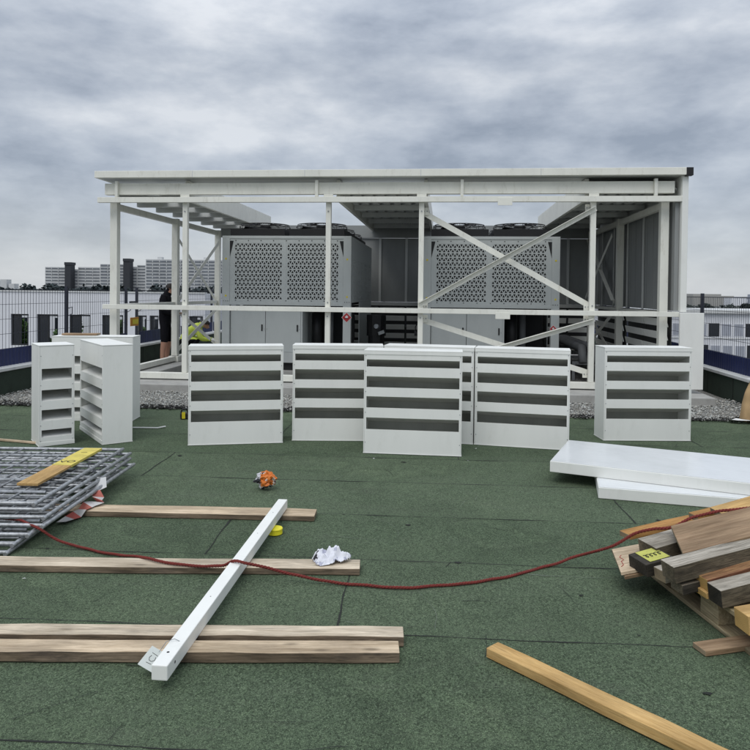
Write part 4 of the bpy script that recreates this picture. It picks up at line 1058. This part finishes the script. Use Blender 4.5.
me = bpy.data.meshes.new('hair'); bm.to_mesh(me); bm.free(); me.materials.append(M['hair'])
h_ = bpy.data.objects.new('hair', me); C.objects.link(h_); h_.parent = w_; h_.location = (.50, 0, .755); h_.scale = (.112, .098, .10); h_.rotation_euler = (0, rad(28), 0)
h_.modifiers.new('S', 'SOLIDIFY').thickness = .06

# ------------------------------------------------------------------ surroundings
GZ = -13.
mb = MB(); mb.add([(-6000, -300, GZ), (6000, -300, GZ), (6000, 9000, GZ), (-6000, 9000, GZ)], [(0, 1, 2, 3)])
tag(mb.build('ground', M['street']), kind='structure')
mb = MB(); mb.box(-6.72, 4.72, -5.5, 24.6, GZ, -.32)
o = mb.build('host_building', M['bwall'], rot=(0, 0, YAW)); tag(o, 'white building below the green roof', 'building'); o.hide_render = False
def foliage(name, blobs, parent, n_per, size, base, seed):
    rr = random.Random(seed); vs = []; fs = []; cols = []
    for (c, r) in blobs:
        for _ in range(n_per):
            d = Vector((rr.gauss(0, 1), rr.gauss(0, 1), rr.gauss(0, 1))).normalized() * (rr.random() ** .45)
            p = Vector(c) + Vector((d.x * r[0], d.y * r[1], d.z * r[2]))
            a = Vector((rr.uniform(-1, 1), rr.uniform(-1, 1), rr.uniform(-.6, .6))).normalized(); b = a.orthogonal().normalized(); s = size * rr.uniform(.6, 1.4)
            o = len(vs); vs += [p - a * s, p + b * s * .6, p + a * s, p - b * s * .6]; fs.append((o, o + 1, o + 2, o + 3))
            k = rr.uniform(.55, 1.4); cols.append((base[0] * k, base[1] * k, base[2] * k))
    me = bpy.data.meshes.new(name); me.from_pydata(vs, [], fs); me.materials.append(M['leaf'])
    o = bpy.data.objects.new(name, me); C.objects.link(o); set_face_cols(o, cols)
    if parent is not None: o.parent = parent
    return o
def tree(loc, h, r, label, base, seed, n=420, size=.16, group=None):
    e = empty('tree', loc, 0, label, 'tree', group); rr = random.Random(seed)
    q = MB(); q.cyl((0, 0, 0), (.1, 0, h * .6), h * .022 + .05, 8, h * .012 + .02)
    for k in range(5):
        a = k * 1.3; q.cyl((.06, 0, h * (.35 + .05 * k)), (r * .6 * math.cos(a), r * .6 * math.sin(a), h * (.65 + .05 * k)), .06, 6, .02)
    q.build('trunk', M['w_dark'], e)
    bl = []
    for k in range(16):
        a = rr.uniform(0, 6.28); d = r * rr.uniform(.2, .8); z = h * rr.uniform(.5, .9); s = r * rr.uniform(.28, .5)
        bl.append(((d * math.cos(a), d * math.sin(a), z), (s, s, s * .8)))
    foliage('crown', bl, e, n, size, base, seed); return e
# pale building across the street, with open window holes onto a planted court
bx0, by0 = -10.0, 40.
e = empty('white_building', (bx0, by0, GZ), YAW * .4, 'long white rendered building with dark-framed windows beyond the left fence', 'building')
ca = math.cos(YAW * .4)
def fx(px, y=40.): return ((px - 375) / 690. * y - bx0) / ca * 1.0
wins = [(6.5, 25., -.42, -1.95), (33.5, 55.5, .08, -1.78), (67, 88.5, .04, -1.75), (100.5, 122, .0, -1.72), (137, 146, .06, -1.75), (149, 158, .1, -1.7), (189, 203, .2, -1.6)]
xs = [-34.]; holes = set(); zs = [0., 11.05, 11.25, 12.58, 14.36]
q = MB()
cols_x = [(-31., -29.5), (-28., -26.5), (-25, -23.6)] + [(fx(a), fx(b)) for a, b, _, _ in wins]
for a, b in cols_x: xs += [a, b]
xs.append(.15)
for i in range(len(cols_x)): holes.add((2 * i + 1, 2))
q.grid_plate(xs, [0., 11.18, 11.2, 13.05, 14.35], holes, 0, .4); q.build('facade', M['bwall'], e)
q = MB(); q.box(-34., .15, -.05, .45, 14.352, 14.43); q.build('roof_edge', M['coping'], e)
q = MB(); q.box(-34., -26., .6, 3., 14.43, 14.9); q.build('roof_box', M['bwall'], e)
for a, b in cols_x:
    q = MB(); zb, zt_ = 11.2, 13.05; t = .09
    q.grid_plate([a + .003, a + t, (a + b) / 2 - .05, (a + b) / 2 + .03, b - t, b - .003], [zb + .003, zb + t, zt_ - t, zt_ - .003], {(1, 1), (3, 1)} if b - a > .8 else {(1, 1), (2, 1), (3, 1)}, .10, .2); f = q.build('window', M['bframe'], e)
    xm = (a + b) / 2 - .02
    q = MB(); q.box(a + t, xm, .14, .15, zb + t, zt_ - t); q.build('pane', M['darkglass'], f)
    q = MB(); q.box(xm + .002, b - t, .14, .15, zb + t, zt_ - t); q.build('pane', M['glass'], f)
q = MB(); q.box(-34., .15, 8., 8.4, 0, 12.9); q.build('court_wall', M['bwall'], e)
q = MB(); q.box(-34., -33.6, .401, 7.999, 0, 12.9); q.build('end_wall', M['bwall'], e)
q = MB(); q.box(-.25, .15, .401, 7.999, 0, 14.35); q.build('end_wall', M['bwall'], e)
for k in range(10):
    a = -32 + k * 3.2; q = MB(); q.box(a, a + 1.2, 7.95, 7.999, 11.3, 12.5); q.build('court_window', M['darkglass'], e)
for k in range(15):
    x = bx0 - 21.5 + k * 1.5 + R.uniform(-.5, .5)
    tree((x, by0 + 2.6 + R.uniform(0, 1.2), GZ), R.uniform(13.3, 14.1), 1.5, 'green tree in the court behind the white building, seen through its windows', (.05, .095, .025), 40 + k, 360, .15, 'trees in the court of the white building')
# second low white wing and blue-grey roofs behind
e = empty('white_block', (-9.2, 58., GZ), YAW * .4, 'low white block beyond the end of the long white building', 'building')
q = MB(); q.box(0, 14, 0, 10, 0, 14.2); q.build('wall', M['bwall'], e)
q = MB(); q.box(-.1, 14.1, -.1, 10.1, 14.201, 14.35); q.build('roof', M['coping'], e)
for k in range(5): q = MB(); q.box(.8 + k * 2.6, 2.4 + k * 2.6, -.04, -.001, 11.3, 13.); q.build('window', M['darkglass'], e)
# white office block on the right
e = empty('office_block', (28., 94., GZ), YAW, 'white office block with two rows of windows beyond the right fence', 'building')
q = MB(); q.box(0, 62., 0, 14., 0, 12.2); q.build('wall', M['bwall'], e)
q = MB(); q.box(-.3, 62.3, -.45, 14.2, 12.201, 12.62); q.build('roof', M['coping'], e)
for row, (za, zb) in enumerate(((9.1, 10.85), (6.2, 7.95), (3.3, 5.05))):
    for k in range(31):
        x = 1. + k * 1.58 + (.2 if row else 0); dk = R.random() < .22 or (row < 2 and k == 17) or (row < 1 and k == 18)
        q = MB(); q.box(x, x + 1.36, -.05, -.001, za, zb); f = q.build('window', M['bframe'] if dk else M['bwall'], e)
        q = MB(); q.box(x + .09, x + 1.27, -.06, -.051, za + .09, zb - .09); q.build('pane', M['darkglass'] if dk else M['blind'], f)
    q = MB(); q.box(0, 62., -.10, -.002, za - .30, za - .18); q.build('sill_band', M['coping'], e)
# slab blocks on the skyline
def slab(px0, px1, y_top, dist, dep, label, storeys_dark=.55, split=None):
    x0 = (px0 - 375) / 690 * dist; x1 = (px1 - 375) / 690 * dist; top = 1.6 + (288.3 - y_top) / 690 * dist - GZ
    e = empty('apartment_slab', (x0, dist, GZ), 0, label, 'apartment block', 'apartment slabs on the skyline')
    W = x1 - x0
    q = MB(); q.box(0, W, 0, dep, 0, top); q.build('wall', M['slab_light'], e)
    n = int(top / 2.8)
    for k in range(max(0, n - 9), n):
        z = k * 2.8 + .4
        q = MB(); q.box(.6, W - .6, -.35, -.01, z + 1.05, z + 1.05 + 2.8 * storeys_dark - .2); q.build('window_band', M['slab_dark'], e)
        m_ = int(W / 6)
        q = MB()
        for j in range(1, m_): q.box(j * W / m_ - .3, j * W / m_ + .3, -.6, -.36, z + .9, z + 2.75)
        q.build('pier_row', M['slab_light'], e)
    for j in range(int(W / 22)):
        q = MB(); xx = 8 + j * 22 + R.uniform(-3, 3); q.box(xx, xx + 4, 3, 8, top + .01, top + 2.2); q.build('roof_hut', M['slab_light'], e)
    return e
def stair_tower(px0, px1, y_top, dist, label):
    x0 = (px0 - 375) / 690 * dist; x1 = (px1 - 375) / 690 * dist; top = 1.6 + (288.3 - y_top) / 690 * dist - GZ; W = x1 - x0
    e = empty('stair_tower', (x0, dist, GZ), 0, label, 'tower')
    q = MB(); q.box(0, W, 0, 9, 0, top - 2.5); q.build('shaft', M['tower_dark'], e)
    q = MB(); q.box(-.25, W + .5, -.5, 9.5, top - 2.49, top); q.build('head', M['tower_dark'], e)
slab(45, 65, 267.5, 640, 14, 'pale apartment slab at the outer end, left of the first dark tower', .42)
stair_tower(64.5, 70.5, 262.5, 630, 'dark stair tower between the two lowest pale slabs')
slab(70.5, 78, 269.5, 642, 14, 'narrow pale slab piece right beside the first dark tower', .42)
slab(78, 100, 267.2, 641, 14, 'pale apartment slab between the two dark towers', .42)
slab(100, 123.5, 264., 636, 14, 'pale apartment slab just left of the second dark tower, with strong balcony lines', .6)
stair_tower(123, 129.5, 258.2, 630, 'tall dark stair tower rising above the middle slabs')
slab(129.5, 137, 266.3, 642, 14, 'narrow pale slab piece right beside the tall dark tower', .42)
slab(137, 145.5, 264.6, 641, 14, 'pale slab step next to the tallest striped slab', .42)
slab(145.5, 250, 258.6, 600, 16, 'tallest pale slab with strong dark balcony stripes, behind the enclosure frame', .6)
for k, (px, w, yt) in enumerate(((-14, 9, 280), (0, 6.5, 279), (8.5, 5.5, 283.2), (22, 9, 285.6))):
    d = 1900.; q = MB(); x0 = (px - 375) / 690 * d
    q.box(0, w / 690 * d, 0, 25, 0, (287.5 - yt) / 690 * d - GZ); q.build('distant_tower', M['slab_light'], loc=(x0, d, GZ))
    tag(bpy.data.objects[-1] if False else C.objects[-1], ['faint tower outside the left edge of the skyline', 'faint grey-blue tower far off, tallest at the left end of the skyline', 'faint low tower far off beside the tallest one', 'flat faint block far off between the towers and the slabs'][k], 'tower')
# wooded belts
def belt(name, x0, x1, y, depth, top, n, seed, base):
    rr = random.Random(seed); bl = []
    for k in range(n):
        x = x0 + (x1 - x0) * (k + rr.random()) / n; r = rr.uniform(3, 5.5); t = top + rr.uniform(-2.2, 1.2)
        bl.append(((x, y + rr.uniform(0, depth), t - r), (r, r, r))); bl.append(((x + rr.uniform(-3, 3), y + rr.uniform(0, depth), t - 2.1 * r), (r * 1.3, r * 1.3, r * 1.5)))
    o = foliage(name, bl, None, 230, 1.0, base, seed); return tag(o, kind='stuff')
belt('wooded_belt', -330, -60, 300, 60, 2.6, 95, 5, (.022, .032, .034))
belt('wooded_belt', -60, 330, 320, 60, -3.5, 80, 6, (.022, .030, .026))
belt('wooded_belt', 55, 190, 175, 30, -1.6, 44, 8, (.014, .020, .016))
for k, (x, y, h, r) in enumerate(((93.5, 172, 13.3, 2.6), (97., 174, 12.4, 2.4), (80., 176, 12.2, 3.))):
    tree((x, y, GZ), h, r, ['tallest dark tree rising over the right office block', 'dark round tree right next to the tallest one', 'dark tree over the office block nearest the enclosure'][k], (.012, .018, .014), 90 + k, 260, .4)
for k in range(46):
    d = R.uniform(900, 1700); px = 640 + k * 3.2 + R.uniform(-2, 2); q = MB(); w = R.uniform(14, 42)
    q.box(0, w, 0, 20, 0, R.uniform(8, 14.5) + (4 if R.random() < .15 else 0) - (d - 900) * .004)
    o = q.build('distant_house', R.choice([M['slab_light'], M['blind'], M['concrete'], M['bwall']]), loc=((px - 375) / 690 * d, d, GZ))
    tag(o, 'tiny pale house in the hazy city beyond the right fence', 'house', 'distant houses in the city')

# ------------------------------------------------------------------ light, sky, camera
SUN_EL, SUN_AZ = rad(57), rad(200)        # azimuth clockwise from +Y (view direction): behind the camera, a little left
w = bpy.data.worlds.new('World'); scn.world = w; w.use_nodes = True
nt = w.node_tree; nt.nodes.clear()
out = nt.nodes.new('ShaderNodeOutputWorld')
sky = nt.nodes.new('ShaderNodeTexSky'); sky.sky_type = 'NISHITA'; sky.sun_disc = False; sky.sun_elevation = SUN_EL; sky.sun_rotation = SUN_AZ
bg1 = N(nt, 'ShaderNodeBackground', Strength=.10); nt.links.new(sky.outputs[0], bg1.inputs[0])
tc = nt.nodes.new('ShaderNodeTexCoord'); sx = nt.nodes.new('ShaderNodeSeparateXYZ'); nt.links.new(tc.outputs['Generated'], sx.inputs[0])
zc = N(nt, 'ShaderNodeMath', operation='MAXIMUM'); nt.links.new(sx.outputs[2], zc.inputs[0]); zc.inputs[1].default_value = 0.
mp = nt.nodes.new('ShaderNodeMapping'); mp.inputs['Location'].default_value = (1.37, .4, .9); mp.inputs['Scale'].default_value = (1., 1., 2.5); nt.links.new(tc.outputs['Generated'], mp.inputs[0])
n1 = N(nt, 'ShaderNodeTexNoise', Scale=2.6, Detail=6., Roughness=.5, Distortion=.0); nt.links.new(mp.outputs[0], n1.inputs[0])
n2 = N(nt, 'ShaderNodeTexNoise', Scale=7.2, Detail=8., Roughness=.56, Distortion=.0); nt.links.new(mp.outputs[0], n2.inputs[0])
mm = N(nt, 'ShaderNodeMix', data_type='FLOAT'); mm.inputs[0].default_value = .5; nt.links.new(n1.outputs[0], mm.inputs[2]); nt.links.new(n2.outputs[0], mm.inputs[3])
cl = ramp(nt, mm.outputs[0], [(.36, (.265, .302, .365)), (.45, (.375, .415, .48)), (.53, (.48, .518, .575)), (.64, (.66, .685, .72))])
hz = ramp(nt, zc.outputs[0], [(.0, (.55,) * 3), (.16, (0, 0, 0))])
mh = N(nt, 'ShaderNodeMix', data_type='RGBA'); nt.links.new(hz.outputs[0], mh.inputs[0]); nt.links.new(cl.outputs[0], mh.inputs[6]); mh.inputs[7].default_value = (.64, .655, .66, 1)
zen = N(nt, 'ShaderNodeMapRange'); nt.links.new(zc.outputs[0], zen.inputs[0]); zen.inputs[1].default_value = .30; zen.inputs[2].default_value = 1.; zen.inputs[3].default_value = 1.; zen.inputs[4].default_value = 2.3
bg2 = N(nt, 'ShaderNodeBackground'); nt.links.new(mh.outputs[2], bg2.inputs[0]); nt.links.new(zen.outputs[0], bg2.inputs[1])
ms = N(nt, 'ShaderNodeMixShader'); ms.inputs[0].default_value = .88; nt.links.new(bg1.outputs[0], ms.inputs[1]); nt.links.new(bg2.outputs[0], ms.inputs[2])
nt.links.new(ms.outputs[0], out.inputs[0])
sl = bpy.data.lights.new('sun', 'SUN'); sl.energy = 1.1; sl.angle = rad(40); sl.color = (1., .97, .92)
so = bpy.data.objects.new('sun', sl); C.objects.link(so)
sd = Vector((math.sin(SUN_AZ) * math.cos(SUN_EL), math.cos(SUN_AZ) * math.cos(SUN_EL), math.sin(SUN_EL)))
so.rotation_euler = (-sd).to_track_quat('-Z', 'Y').to_euler(); so.location = sd * 30
cam = bpy.data.cameras.new('camera'); co = bpy.data.objects.new('camera', cam); C.objects.link(co); scn.camera = co
cam.sensor_width = 36.; cam.lens = 36. * 690 / 750; cam.shift_y = -(375 - 303.5) / 750; cam.clip_start = .05; cam.clip_end = 20000
pitch, roll = rad(-1.0), .0112
co.location = (0, 0, 1.6)
co.matrix_world = Matrix.Translation((0, 0, 1.6)) @ Matrix.Rotation(rad(90) + pitch, 4, 'X') @ Matrix.Rotation(roll, 4, 'Z')
vs_ = scn.view_settings; vs_.view_transform = 'Standard'; vs_.look = 'None'; vs_.gamma = 1.; vs_.exposure = .22; vs_.use_curve_mapping = False
scn.cycles.max_bounces = 8
